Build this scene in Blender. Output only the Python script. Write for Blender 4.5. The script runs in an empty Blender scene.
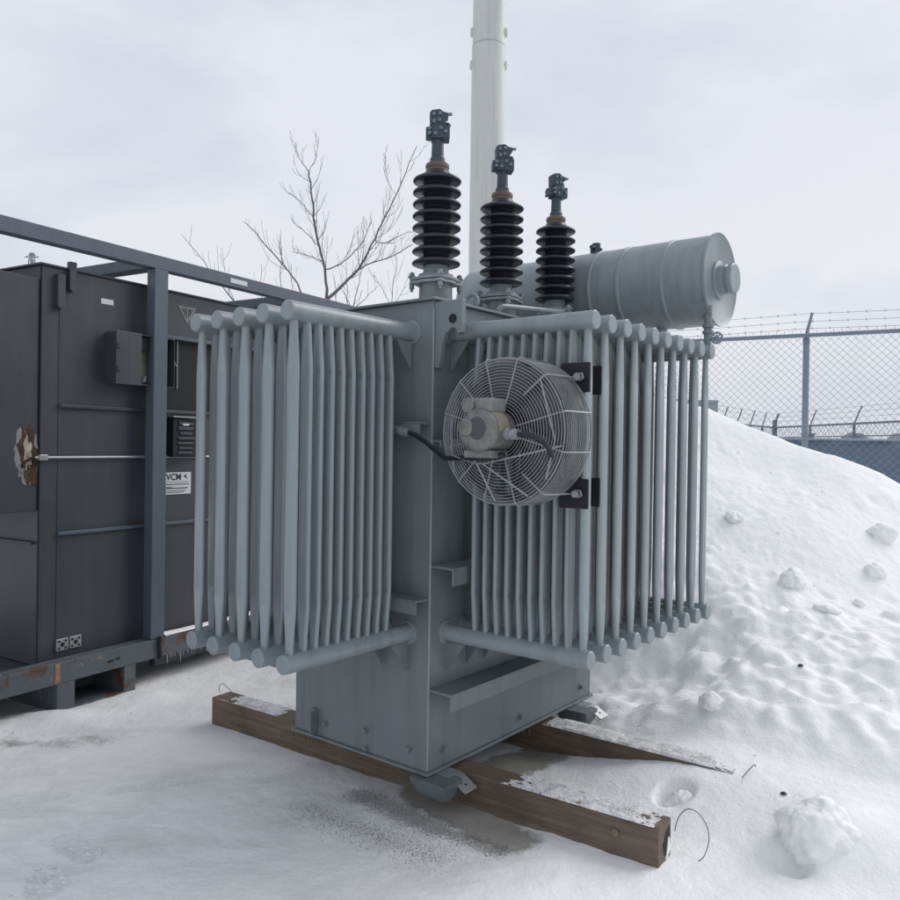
import bpy, math, random
from math import sin, cos, pi, radians, sqrt, exp
from mathutils import Vector, Matrix, noise
random.seed(7)
SC = bpy.context.scene
COL = SC.collection

# ------------------------------------------------------------------ materials
def nodes_of(m):
    m.use_nodes = True
    nt = m.node_tree; nt.nodes.clear()
    o = nt.nodes.new('ShaderNodeOutputMaterial')
    b = nt.nodes.new('ShaderNodeBsdfPrincipled')
    nt.links.new(b.outputs[0], o.inputs[0])
    return nt, b

def noise_tex(nt, scale, detail=5, rough=.55, vec=None, dist=0.0):
    n = nt.nodes.new('ShaderNodeTexNoise')
    n.inputs['Scale'].default_value = scale
    n.inputs['Detail'].default_value = detail
    n.inputs['Roughness'].default_value = rough
    n.inputs['Distortion'].default_value = dist
    if vec: nt.links.new(vec, n.inputs['Vector'])
    return n

def ramp(nt, fac, stops):
    r = nt.nodes.new('ShaderNodeValToRGB')
    el = r.color_ramp.elements
    while len(el) > 1: el.remove(el[0])
    el[0].position = stops[0][0]; el[0].color = stops[0][1] if len(stops[0][1]) == 4 else (*stops[0][1], 1)
    for p, c in stops[1:]:
        e = el.new(p); e.color = (*c, 1) if len(c) == 3 else c
    nt.links.new(fac, r.inputs[0])
    return r

def mixc(nt, fac, a, b):
    m = nt.nodes.new('ShaderNodeMix'); m.data_type = 'RGBA'
    if isinstance(fac, float): m.inputs[0].default_value = fac
    else: nt.links.new(fac, m.inputs[0])
    for s, i in ((a, 6), (b, 7)):
        if isinstance(s, tuple): m.inputs[i].default_value = (*s[:3], 1)
        else: nt.links.new(s, m.inputs[i])
    return m.outputs[2]

def mth(nt, op, a, b=None, clamp=False):
    m = nt.nodes.new('ShaderNodeMath'); m.operation = op; m.use_clamp = clamp
    for s, i in ((a, 0), (b, 1)):
        if s is None: continue
        if isinstance(s, (int, float)): m.inputs[i].default_value = s
        else: nt.links.new(s, m.inputs[i])
    return m.outputs[0]

def objvec(nt, scale=(1, 1, 1), kind='Object'):
    t = nt.nodes.new('ShaderNodeTexCoord'); mp = nt.nodes.new('ShaderNodeMapping')
    mp.inputs['Scale'].default_value = scale
    nt.links.new(t.outputs[kind], mp.inputs[0])
    return mp.outputs[0]

def add_bump(nt, b, height, strength=.3, dist=.01):
    bp = nt.nodes.new('ShaderNodeBump')
    bp.inputs['Strength'].default_value = strength
    bp.inputs['Distance'].default_value = dist
    nt.links.new(height, bp.inputs['Height'])
    nt.links.new(bp.outputs[0], b.inputs['Normal'])

def mul(c, k): return tuple(min(1, x * k) for x in c)

def paint(name, c, rough=.42, var=.16, bump=.12, spots=0.0, spec=.5, grime=(.10, .10, .10), scl=1.0, rust=.80):
    m = bpy.data.materials.new(name); nt, b = nodes_of(m)
    v = objvec(nt); vs = objvec(nt, (5, 5, .5))
    n1 = noise_tex(nt, 2.3 * scl, 6, .6, v); n2 = noise_tex(nt, 60 * scl, 5, .7, v); n3 = noise_tex(nt, 3.0 * scl, 5, .6, vs)
    base = mixc(nt, n1.outputs[0], mul(c, 1 - var), mul(c, 1 + var))
    streak = ramp(nt, n3.outputs[0], [(.48, (0, 0, 0)), (.72, (1, 1, 1))])
    sf = mth(nt, 'MULTIPLY', streak.outputs[0], .34)
    base = mixc(nt, sf, base, grime)
    fine = ramp(nt, n2.outputs[0], [(.56, (0, 0, 0)), (.74, (1, 1, 1))])
    ff = mth(nt, 'MULTIPLY', fine.outputs[0], .18 + spots)
    base = mixc(nt, ff, base, mul(c, 1.45))
    n8 = noise_tex(nt, 9, 8, .75, v, .3); n9 = noise_tex(nt, 1.7, 3, .5, v)
    rs_ = ramp(nt, mth(nt, 'MULTIPLY', n8.outputs[0], mth(nt, 'ADD', n9.outputs[0], .5)), [(rust, (0, 0, 0)), (rust + .02, (1, 1, 1))])
    base = mixc(nt, mth(nt, 'MULTIPLY', rs_.outputs[0], .8), base, (.11, .065, .04))
    nt.links.new(base, b.inputs['Base Color'])
    rr = mth(nt, 'MULTIPLY_ADD', n1.outputs[0], .3); rr.node.inputs[2].default_value = rough - .15
    nt.links.new(rr, b.inputs['Roughness'])
    b.inputs['Specular IOR Level'].default_value = spec
    n4 = noise_tex(nt, 160, 3, .5, v); n5 = noise_tex(nt, 7, 3, .5, v)
    h = mth(nt, 'ADD', mth(nt, 'MULTIPLY', n4.outputs[0], .15), n5.outputs[0])
    add_bump(nt, b, h, bump, .006)
    return m

def plain(name, c, rough=.5, metal=0.0, var=.15, scale=20, bump=.1):
    m = bpy.data.materials.new(name); nt, b = nodes_of(m)
    n = noise_tex(nt, scale, 5, .6, objvec(nt))
    nt.links.new(mixc(nt, n.outputs[0], mul(c, 1 - var), mul(c, 1 + var)), b.inputs['Base Color'])
    b.inputs['Roughness'].default_value = rough; b.inputs['Metallic'].default_value = metal
    add_bump(nt, b, n.outputs[0], bump, .003)
    return m

M = {}
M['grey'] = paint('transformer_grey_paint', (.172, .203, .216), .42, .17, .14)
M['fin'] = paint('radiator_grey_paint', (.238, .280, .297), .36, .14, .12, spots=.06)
M['dark'] = paint('dark_grey_paint', (.043, .048, .058), .46, .32, .16, spots=.05, grime=(.085, .075, .062), rust=.70)
M['beam'] = paint('beam_blue_grey_paint', (.078, .100, .130), .46, .22, .14, grime=(.05, .045, .04))
M['glaze'] = plain('brown_black_glaze', (.016, .019, .027), .30, 0, .3, 9, .03)
M['cast'] = plain('cast_terminal_metal', (.050, .070, .088), .5, .35, .35, 30, .3)
M['brass'] = plain('weathered_collar', (.13, .10, .085), .6, .2, .3, 26, .2)
M['galv'] = plain('galvanised_steel', (.36, .37, .37), .42, .6, .25, 22, .1)
M['boltgrey'] = plain('dull_bolt', (.16, .19, .21), .5, .4, .3, 40, .1)
M['wire'] = plain('guard_wire', (.31, .32, .33), .42, .45, .2, 60, .05)
M['ring'] = plain('guard_ring_wire', (.29, .30, .305), .45, .4, .3, 60, .05)
M['blade'] = plain('fan_blade_grey', (.060, .064, .068), .5, 0, .25, 6, .05)  # darkened to stand in for the shadowed space inside the fan
M['motor'] = plain('motor_dirty_paint', (.17, .168, .16), .5, .2, .85, 26, .5)
M['motor_box'] = plain('motor_box_plastic', (.20, .205, .195), .5, 0, .3, 30, .1)
M['yellow'] = plain('faded_rating_label', (.26, .24, .18), .6, 0, .25, 30, .05)
M['foot'] = plain('dark_cast_steel', (.15, .168, .185), .35, .3, .4, 18, .2)
M['rubber'] = plain('black_rubber', (.012, .013, .016), .5, 0, .3, 40, .1)
M['blackpad'] = plain('black_pad', (.008, .009, .014), .65, 0, .3, 12, .1)
M['void'] = plain('dark_interior', (.012, .013, .016), .8, 0, .2, 10, .05)  # near-black; also stands in for shade in holes, slots and the bay
M['white'] = plain('white_label', (.62, .64, .64), .6, 0, .1, 60, .02)
M['ink'] = plain('black_ink', (.015, .015, .017), .6, 0, .1, 60, .02)
M['cream'] = plain('cream_panel', (.42, .40, .32), .6, 0, .2, 20, .05)
M['pole'] = paint('pole_white_paint', (.52, .53, .51), .55, .07, .05, grime=(.30, .29, .26), scl=.5)
M['bark'] = plain('hazed_bark', (.13, .12, .13), .85, 0, .3, 20, .3)  # lightened so that haze is part of the bark colour
M['fence'] = plain('fence_steel', (.22, .27, .32), .5, .3, .2, 20, .1)
M['farfence'] = plain('far_fence_steel', (.14, .17, .20), .6, .2, .2, 20, .1)
M['screen'] = None
M['kiosk'] = plain('kiosk_green_grey', (.26, .31, .31), .6, 0, .1, 5, .05)
M['tower'] = plain('tower_steel', (.20, .21, .23), .6, .3, .1, 1, .0)
M['hedge'] = plain('distant_brush', (.20, .22, .245), .9, 0, .3, 1, .3)  # pale bluish tint puts distance haze into the colour
M['icicle'] = None

def mat_rust():
    m = bpy.data.materials.new('skid_beam_paint_and_rust'); nt, b = nodes_of(m)
    v = objvec(nt); n1 = noise_tex(nt, 5, 8, .7, v, .6); n2 = noise_tex(nt, 2, 4, .6, v)
    base = mixc(nt, n2.outputs[0], (.055, .065, .08), (.12, .135, .15))
    f = ramp(nt, n1.outputs[0], [(.55, (0, 0, 0)), (.60, (1, 1, 1))])
    base = mixc(nt, f.outputs[0], base, (.085, .045, .025))
    f2 = ramp(nt, noise_tex(nt, 11, 6, .7, v, .4).outputs[0], [(.62, (0, 0, 0)), (.66, (1, 1, 1))])
    base = mixc(nt, f2.outputs[0], base, (.24, .18, .13))
    nt.links.new(base, b.inputs['Base Color']); b.inputs['Roughness'].default_value = .6
    add_bump(nt, b, n1.outputs[0], .3, .004)
    return m
M['rustbeam'] = mat_rust()

def mat_screen():
    m = bpy.data.materials.new('blue_fence_cloth'); nt, b = nodes_of(m)
    v = objvec(nt); n = noise_tex(nt, 1.3, 5, .6, v); n2 = noise_tex(nt, 9, 4, .6, v)
    f = mth(nt, 'ADD', mth(nt, 'MULTIPLY', n.outputs[0], .6), mth(nt, 'MULTIPLY', n2.outputs[0], .4))
    nt.links.new(mixc(nt, f, (.055, .082, .125), (.16, .21, .28)), b.inputs['Base Color'])
    b.inputs['Roughness'].default_value = .8
    add_bump(nt, b, n.outputs[0], .6, .05)
    return m
M['screen'] = mat_screen()

def mat_icicle():
    m = bpy.data.materials.new('clear_ice'); nt, b = nodes_of(m)
    n = noise_tex(nt, 20, 3, .5, objvec(nt))
    nt.links.new(mixc(nt, n.outputs[0], (.75, .8, .85), (.85, .88, .92)), b.inputs['Base Color'])
    b.inputs['Roughness'].default_value = .12; b.inputs['Transmission Weight'].default_value = .7; b.inputs['IOR'].default_value = 1.31
    return m
M['icicle'] = mat_icicle()

def mat_rustpatch(name, pal):
    m = bpy.data.materials.new(name); nt, b = nodes_of(m)
    v = objvec(nt); n1 = noise_tex(nt, 22, 8, .7, v, .5)
    r = ramp(nt, n1.outputs[0], pal)
    nt.links.new(r.outputs[0], b.inputs['Base Color']); b.inputs['Roughness'].default_value = .85
    add_bump(nt, b, n1.outputs[0], .5, .004)
    return m
M['rust'] = mat_rustpatch('flaking_rust', [(.35, (.022, .012, .009)), (.52, (.05, .025, .015)), (.66, (.10, .055, .03))])
M['primer'] = mat_rustpatch('bare_primer', [(.35, (.10, .075, .045)), (.45, (.31, .285, .20)), (.62, (.40, .395, .31))])
M['chalk'] = mat_rustpatch('chalky_paint_edge', [(.35, (.06, .065, .07)), (.47, (.20, .205, .195)), (.58, (.24, .245, .225)), (.66, (.07, .075, .08))])

def mat_wood():
    m = bpy.data.materials.new('weathered_brown_timber'); nt, b = nodes_of(m)
    vs = objvec(nt, (1.3, 22, 22)); v = objvec(nt)
    g = noise_tex(nt, 2.2, 8, .65, vs, .6); big = noise_tex(nt, 2.5, 4, .6, v); fine = noise_tex(nt, 9, 6, .7, vs, .3)
    c = ramp(nt, g.outputs[0], [(.28, (.080, .060, .045)), (.5, (.155, .117, .085)), (.72, (.23, .18, .133))])
    c2 = mixc(nt, mth(nt, 'MULTIPLY', ramp(nt, big.outputs[0], [(.42, (0, 0, 0)), (.68, (1, 1, 1))]).outputs[0], .55), c.outputs[0], (.055, .047, .040))
    f = ramp(nt, fine.outputs[0], [(.60, (0, 0, 0)), (.72, (1, 1, 1))])
    c3 = mixc(nt, mth(nt, 'MULTIPLY', f.outputs[0], .4), c2, (.21, .18, .145))
    nt.links.new(c3, b.inputs['Base Color']); b.inputs['Roughness'].default_value = .78
    add_bump(nt, b, mth(nt, 'ADD', g.outputs[0], mth(nt, 'MULTIPLY', fine.outputs[0], .5)), .5, .006)
    return m
M['wood'] = mat_wood()

def mat_snow(name, ground=False):
    m = bpy.data.materials.new(name); nt, b = nodes_of(m)
    v = objvec(nt)
    n1 = noise_tex(nt, .9, 6, .6, v); n2 = noise_tex(nt, 14, 6, .65, v); n3 = noise_tex(nt, 70, 5, .7, v)
    c = mixc(nt, n1.outputs[0], (.90, .90, .895), (.95, .948, .94))
    n7 = noise_tex(nt, 32, 5, .7, v)
    h = mth(nt, 'ADD', mth(nt, 'MULTIPLY', n2.outputs[0], 1.1), mth(nt, 'ADD', mth(nt, 'MULTIPLY', n3.outputs[0], .5), mth(nt, 'MULTIPLY', n7.outputs[0], .7)))
    b.inputs['Roughness'].default_value = .62
    b.inputs['Specular IOR Level'].default_value = .35
    if ground:
        at = nt.nodes.new('ShaderNodeAttribute'); at.attribute_name = 'wear'
        sp = nt.nodes.new('ShaderNodeSeparateColor'); nt.links.new(at.outputs[0], sp.inputs[0])
        ice, wet, speck = sp.outputs[0], sp.outputs[1], sp.outputs[2]
        # trodden grey ice
        n4 = noise_tex(nt, 3.2, 7, .65, v, .4)
        icec = mixc(nt, n4.outputs[0], (.74, .745, .75), (.87, .87, .865))
        nn = mth(nt, 'ADD', ice, mth(nt, 'MULTIPLY', mth(nt, 'SUBTRACT', n4.outputs[0], .5), 1.2))
        fi = ramp(nt, nn, [(.25, (0, 0, 0)), (.75, (1, 1, 1))])
        c = mixc(nt, fi.outputs[0], c, icec)
        wp = noise_tex(nt, 5.5, 7, .72, objvec(nt, (.55, 1.5, 1)), .8)
        wr = ramp(nt, wp.outputs[0], [(.52, (0, 0, 0)), (.60, (1, 1, 1))])
        big_ = noise_tex(nt, 1.1, 3, .5, v); br2 = ramp(nt, big_.outputs[0], [(.45, (0, 0, 0)), (.6, (1, 1, 1))])
        c = mixc(nt, mth(nt, 'MULTIPLY', mth(nt, 'MULTIPLY', wr.outputs[0], br2.outputs[0]), .55), c, (.92, .92, .915))
        gp = ramp(nt, noise_tex(nt, 1.9, 5, .6, objvec(nt, (.7, 1.4, 1)), .3).outputs[0], [(.5, (0, 0, 0)), (.68, (1, 1, 1))])
        c = mixc(nt, mth(nt, 'MULTIPLY', mth(nt, 'MULTIPLY', gp.outputs[0], fi.outputs[0]), .5), c, (.58, .58, .575))
        # wet bare gravel and concrete
        n5 = noise_tex(nt, 8, 8, .7, v, .5)
        wetc = mixc(nt, n5.outputs[0], (.27, .26, .24), (.42, .41, .38))
        nw = mth(nt, 'ADD', wet, mth(nt, 'MULTIPLY', mth(nt, 'SUBTRACT', n5.outputs[0], .5), .9))
        fw = ramp(nt, nw, [(.42, (0, 0, 0)), (.60, (1, 1, 1))])
        c = mixc(nt, fw.outputs[0], c, wetc)
        # grit speckle
        vo = noise_tex(nt, 120, 5, .8, objvec(nt, (1, .6, 1)))
        ns = mth(nt, 'ADD', mth(nt, 'MULTIPLY', speck, .32), vo.outputs[0])
        fs = ramp(nt, ns, [(.70, (0, 0, 0)), (.80, (1, 1, 1))])
        c = mixc(nt, mth(nt, 'MULTIPLY', fs.outputs[0], .8), c, (.24, .235, .22))
        # a little scattered grit everywhere
        vg = noise_tex(nt, 26, 3, .5, v); vg2 = noise_tex(nt, 3, 3, .5, v)
        fg = ramp(nt, mth(nt, 'MULTIPLY', vg.outputs[0], vg2.outputs[0]), [(.425, (0, 0, 0)), (.45, (1, 1, 1))])
        c = mixc(nt, mth(nt, 'MULTIPLY', fg.outputs[0], .5), c, (.35, .33, .30))
        ap = nt.nodes.new('ShaderNodeAttribute'); ap.attribute_name = 'prints'
        np_ = noise_tex(nt, 60, 5, .8, v)
        pf = mth(nt, 'MULTIPLY', ap.outputs['Fac'], ramp(nt, np_.outputs[0], [(.42, (0, 0, 0)), (.56, (1, 1, 1))]).outputs[0])
        c = mixc(nt, mth(nt, 'MULTIPLY', pf, .95, True), c, (.94, .95, .96))
        h = mth(nt, 'ADD', h, mth(nt, 'MULTIPLY', pf, .5))
        inv = mth(nt, 'SUBTRACT', 1.0, mth(nt, 'MULTIPLY', fw.outputs[0], .75))
        h = mth(nt, 'MULTIPLY', h, inv)
        h = mth(nt, 'SUBTRACT', h, mth(nt, 'MULTIPLY', fs.outputs[0], .6))
        rg = mth(nt, 'SUBTRACT', .66, mth(nt, 'ADD', mth(nt, 'MULTIPLY', fw.outputs[0], .30), mth(nt, 'MULTIPLY', fi.outputs[0], .16)))
        nt.links.new(rg, b.inputs['Roughness'])
    nt.links.new(c, b.inputs['Base Color'])
    add_bump(nt, b, h, .6, .013)
    return m
M['snow'] = mat_snow('snow')
M['ground'] = mat_snow('trodden_snow_ground', True)

def mat_frost():
    m = bpy.data.materials.new('granular_frost_on_wood'); nt, b = nodes_of(m)
    v = objvec(nt); n = noise_tex(nt, 130, 5, .75, v); n2 = noise_tex(nt, 16, 5, .65, v)
    f = mth(nt, 'ADD', mth(nt, 'MULTIPLY', n.outputs[0], .7), mth(nt, 'MULTIPLY', n2.outputs[0], .5))
    c = ramp(nt, f, [(.42, (.20, .18, .155)), (.53, (.48, .47, .45)), (.64, (.80, .81, .82))])
    nt.links.new(c.outputs[0], b.inputs['Base Color']); b.inputs['Roughness'].default_value = .75
    add_bump(nt, b, n.outputs[0], .8, .006)
    return m
M['frost'] = mat_frost()

# ------------------------------------------------------------------ mesh builder
class MB:
    def __init__(s): s.v = []; s.f = []
    def add(s, vs, fs):
        o = len(s.v); s.v += [tuple(x) for x in vs]; s.f += [tuple(i + o for i in f) for f in fs]
    def box(s, x0, x1, y0, y1, z0, z1):
        s.add([(x0, y0, z0), (x1, y0, z0), (x1, y1, z0), (x0, y1, z0), (x0, y0, z1), (x1, y0, z1), (x1, y1, z1), (x0, y1, z1)],
              [(0, 3, 2, 1), (4, 5, 6, 7), (0, 1, 5, 4), (1, 2, 6, 5), (2, 3, 7, 6), (3, 0, 4, 7)]); return s
    def rings(s, rs, cap=True, closed=True):
        n = len(rs[0]); o = len(s.v)
        for r in rs: s.v += [tuple(p) for p in r]
        for i in range(len(rs) - 1):
            for j in range(n if closed else n - 1):
                a = o + i * n + j; b = o + i * n + (j + 1) % n
                s.f.append((a, b, b + n, a + n))
        if cap:
            s.f.append(tuple(o + j for j in reversed(range(n))))
            s.f.append(tuple(o + (len(rs) - 1) * n + j for j in range(n)))
        return s
    def tube(s, pts, r, n=8, cap=True):
        pts = [Vector(p) for p in pts]; rs = []
        if not isinstance(r, (list, tuple)): r = [r] * len(pts)
        up = None
        for i, p in enumerate(pts):
            t = (pts[min(i + 1, len(pts) - 1)] - pts[max(i - 1, 0)])
            t = t.normalized() if t.length > 1e-9 else Vector((0, 0, 1))
            if up is None:
                ref = Vector((0, 0, 1)) if abs(t.z) < .9 else Vector((1, 0, 0))
                x = t.cross(ref).normalized()
            else:
                x = (up - t * up.dot(t)).normalized()
            up = x; y = t.cross(x)
            rs.append([p + x * (cos(2 * pi * k / n) * r[i]) + y * (sin(2 * pi * k / n) * r[i]) for k in range(n)])
        return s.rings(rs, cap)
    def cyl(s, p0, p1, r, n=24): return s.tube([p0, p1], r, n)
    def lathe(s, prof, c=(0, 0, 0), n=32, axis='z'):
        rs = []
        for r, z in prof:
            ring = []
            for k in range(n):
                a = 2 * pi * k / n; q = (r * cos(a), r * sin(a), z)
                if axis == 'y': q = (q[0], q[2], -q[1])
                if axis == 'x': q = (q[2], q[0], q[1])
                ring.append((c[0] + q[0], c[1] + q[1], c[2] + q[2]))
            rs.append(ring)
        return s.rings(rs, True)
    def torus(s, c, R, r, axis='z', n=48, m=6, a0=0, a1=2 * pi):
        full = abs(a1 - a0 - 2 * pi) < 1e-6
        pts = []
        cnt = n if full else n + 1
        rs = []
        for i in range(cnt):
            a = a0 + (a1 - a0) * i / n
            ring = []
            for j in range(m):
                b = 2 * pi * j / m; rr = R + r * cos(b); z = r * sin(b)
                q = (rr * cos(a), rr * sin(a), z)
                if axis == 'x': q = (q[2], q[0], q[1])
                if axis == 'y': q = (q[0], q[2], q[1])
                ring.append((c[0] + q[0], c[1] + q[1], c[2] + q[2]))
            rs.append(ring)
        if full: rs.append(rs[0])
        return s.rings(rs, not full)
    def prism(s, pts, plane, t0, t1):
        """pts: 2-d outline; plane 'xz' extrudes along y, 'yz' along x, 'xy' along z"""
        def q(a, b, t): return {'xz': (a, t, b), 'yz': (t, a, b), 'xy': (a, b, t)}[plane]
        s.rings([[q(a, b, t0) for a, b in pts], [q(a, b, t1) for a, b in pts]], True); return s
    def build(s, name, mat, parent=None, smooth=35, bevel=0.0, loc=None, rot=None):
        me = bpy.data.meshes.new(name); me.from_pydata(s.v, [], s.f); me.validate()
        import bmesh
        bm = bmesh.new(); bm.from_mesh(me); bmesh.ops.remove_doubles(bm, verts=bm.verts, dist=1e-6)
        bmesh.ops.recalc_face_normals(bm, faces=bm.faces); bm.to_mesh(me); bm.free()
        if smooth:
            me.polygons.foreach_set('use_smooth', [True] * len(me.polygons)); me.set_sharp_from_angle(angle=radians(smooth))
        me.materials.append(M[mat] if isinstance(mat, str) else mat)
        o = bpy.data.objects.new(name, me); COL.objects.link(o)
        if parent: o.parent = parent
        if loc is not None: o.location = loc
        if rot is not None: o.rotation_euler = rot
        if bevel:
            b = o.modifiers.new('bevel', 'BEVEL'); b.width = bevel; b.segments = 2; b.limit_method = 'ANGLE'; b.angle_limit = radians(40)
            b.harden_normals = False
        return o

def empty(name, parent=None, loc=(0, 0, 0), rz=0):
    o = bpy.data.objects.new(name, None); COL.objects.link(o); o.location = loc; o.rotation_euler = (0, 0, rz)
    if parent: o.parent = parent
    return o
def tag(o, label=None, cat=None, group=None, kind=None):
    for k, v in (('label', label), ('category', cat), ('group', group), ('kind', kind)):
        if v: o[k] = v
    return o
def dup(o, parent=None):
    c = o.copy(); COL.objects.link(c)
    if parent: c.parent = parent
    for ch in list(o.children): dup(ch, c)
    return c

# ------------------------------------------------------------------ frames
YAW = .6689; X0, Y0 = -.0766, 3.3524
U = Vector((sin(YAW), cos(YAW), 0)); V = Vector((-cos(YAW), sin(YAW), 0)); O = Vector((X0, Y0, 0))
def W(a, w, z=0): return O + U * a + V * w + Vector((0, 0, z))
def to_tf(x, y):
    d = Vector((x, y, 0)) - O; return d.dot(U), d.dot(V)
def smooth(e0, e1, x):
    t = max(0, min(1, (x - e0) / (e1 - e0))); return t * t * (3 - 2 * t)
def seg_dist(px, py, ax, ay, bx, by):
    dx, dy = bx - ax, by - ay; L = dx * dx + dy * dy
    t = max(0, min(1, ((px - ax) * dx + (py - ay) * dy) / L)); return math.hypot(px - ax - t * dx, py - ay - t * dy)

# ------------------------------------------------------------------ ground height
CD = Vector((-.874, .487, 0)); CN = Vector((.487, .874, 0)); CQ = Vector((2.95, 6.75, 0))
CREST = [(-9, .25), (-5, .35), (-2.6, .62), (-1.5, .90), (-1.05, 1.07), (-.743, 1.206), (-.601, 1.297), (-.383, 1.395), (0, 1.554), (.237, 1.67), (.568, 1.826), (.757, 1.915), (1.3, 2.05), (2.0, 1.75), (3.0, .8), (4.0, .15), (6, 0)]
def crest(t):
    if t <= CREST[0][0]: return CREST[0][1]
    for (a, p), (b, q) in zip(CREST, CREST[1:]):
        if t <= b: return p + (q - p) * (t - a) / (b - a)
    return 0
def n3(x, y, s, z=0): return noise.noise(Vector((x * s, y * s, z)))
PRINTS = [(-1.47, 3.08, -1.32, 2.97, .048, 1.0), (-1.405, 2.82, -1.375, 2.75, .058, 1.0), (-1.46, 3.52, -1.10, 3.66, .035, .7), (-2.02, 3.68, -1.85, 3.72, .05, .6), (-1.86, 3.42, -1.68, 3.47, .045, .6), (-1.86, 3.28, -1.72, 3.32, .04, .5), (-.95, 3.62, -.80, 3.66, .03, .5)]
def print_mask(x, y):
    best = 0; rim = 0
    for ax, ay, bx, by, wd, st in PRINTS:
        if not (min(ax, bx) - .2 < x < max(ax, bx) + .2 and min(ay, by) - .2 < y < max(ay, by) + .2): continue
        rr = seg_dist(x, y, ax, ay, bx, by) / (wd * (1 + .25 * n3(x, y, 11, 77)))
        best = max(best, st * (1 - smooth(.8, 1.1, rr))); rim = max(rim, st * exp(-((rr - 1.05) / .14) ** 2))
    return best, rim
def ground(x, y, fine=True):
    z = 0.010 * n3(x, y, .7, 3) + .006 * n3(x, y, 2.2, 5)
    d = Vector((x, y, 0)) - CQ; t = d.dot(CD); q = d.dot(CN)
    a, w = to_tf(x, y)
    H = crest(t)
    q2 = q + .22 * n3(x, y, .8, 9)
    q2 = math.copysign(max(0, sqrt(q2 * q2 + .0225) - .15), q2)
    if q2 < 0:
        L = 3.75
        g = max(0, 1 + q2 / L) ** 1.55 if q2 > -L else 0
    else:
        g = max(0, 1 - q2 / 2.6) ** 1.1
    # keep the heap clear of the tank
    dx = max(0, -a - .0, a - 1.45); dy = max(0, -w, w - .85)
    dist = math.hypot(dx, dy)
    m = smooth(.12, 1.15, dist)
    left = smooth(-2.3, -.2, x)
    mz = H * g * m * left
    if mz > .003:
        k = min(1, mz / .22) * (1 - .65 * smooth(-.45, -.1, q))
        mz += k * (.050 * n3(x, y, 1.1, 1) + .006 * n3(x, y, 3.7, 2))
        if fine:
            wx = x + .06 * n3(x, y, 5, 21); wy = y + .06 * n3(x, y, 5, 22)
            mz += k * (.003 * n3(x, y, 9, 4) + .004 * n3(x, y, 21, 5) + .004 * n3(x, y, 40, 6))
            # broken crust ledges running down the slope
            rg = 1 - abs(n3(x + .3 * y, y * .8, 2.1, 8)) * 2.6
            mz += k * .010 * max(0, rg) ** 2 * (.5 + n3(x, y, 1.1, 30))
            # frozen lumps of many sizes, half buried
            clump = smooth(-.15, .35, n3(x, y, .9, 60))
            for sc_, amp, keep, rad in ((1.7, .13, .58, .24), (3.6, .095, .62, .26), (7.5, .040, .64, .28), (15.0, .024, .66, .32), (27.0, .014, .66, .34)):
                dd, pp = noise.voronoi(Vector((wx * sc_ + sc_, wy * sc_, 0)))
                hsh = abs(noise.cell(Vector((pp[0].x * 7.3 + 50, pp[0].y * 7.3 + 50, sc_)))) % 1
                if hsh > keep:
                    rr_ = rad * (.45 + .7 * hsh)
                    t_ = 1 - dd[0] / rr_
                    if t_ > 0:
                        sl_ = (wx * sc_ + sc_ - pp[0].x) * (hsh - .8) * 3
                        mz += k * .62 * amp * (.25 + .75 * clump) * smooth(0, .42, t_) * (.85 + .15 * t_ + sl_) * (hsh - keep + .3) * 1.5
            # scattered pits
            dd, pp = noise.voronoi(Vector((wx * 3.7 + 9, wy * 3.7, 3)))
            if dd[0] < .22: mz -= k * .016 * (1 - (dd[0] / .22) ** 2)
    z += mz
    # bank of snow over the far end of the rear timber and along the right
    s = smooth(.15, -.95, w) * smooth(.45, .95, a)
    z += .118 * s * (1 - smooth(1.0, 2.2, a) * .3)
    z += .05 * smooth(-1.05, -2.2, w)
    if fine and .9 < a < 3 and w < .6:
        k = smooth(1.15, 1.5, a) * smooth(.5, -.1, w) * (1 - smooth(2.2, 3, a))
        z += k * (.10 + .05 * n3(x, y, 6, 40) + .025 * n3(x, y, 13, 41))
    if fine:
        z += .005 * n3(x, y, 6, 6) + .0032 * n3(x, y, 15, 7) + .0016 * n3(x, y, 34, 8)
        # snow pushed up along the front timber and sunk beside the wet slush
        # footprints
        pm, rim = print_mask(x, y)
        z += -.003 * pm + .003 * rim + pm * .001 * n3(x, y, 55, 3)
        # snow drifted up against the skid feet
        dd_ = seg_dist(x, y, -2.12, 4.40, -1.80, 4.78)
        z += .055 * exp(-(dd_ / .13) ** 2) * (.7 + .6 * n3(x, y, 4, 31)) + .03 * exp(-(seg_dist(x, y, -2.7, 4.05, -2.3, 4.35) / .16) ** 2)
        # hole in the snow between the timbers
        hx, hy = x - .985, y - 3.43
        rr = sqrt((hx / .085) ** 2 + (hy / .075) ** 2) * (1 + .25 * n3(x, y, 9, 50))
        if rr < 1.6: z -= .07 * (1 - smooth(.6, 1.05, rr))
        z += .075 * exp(-((x - 1.50) / .17) ** 2 - ((y - 3.03) / .15) ** 2)
        # hollow beside the big chunk
        hx, hy = x - 1.285, y - 2.96
        rr = sqrt((hx / .07) ** 2 + (hy / .10) ** 2)
        if rr < 1.6: z -= .05 * (1 - smooth(.3, 1.2, rr))
        # snow lip left of the skid foot
    return z

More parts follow.
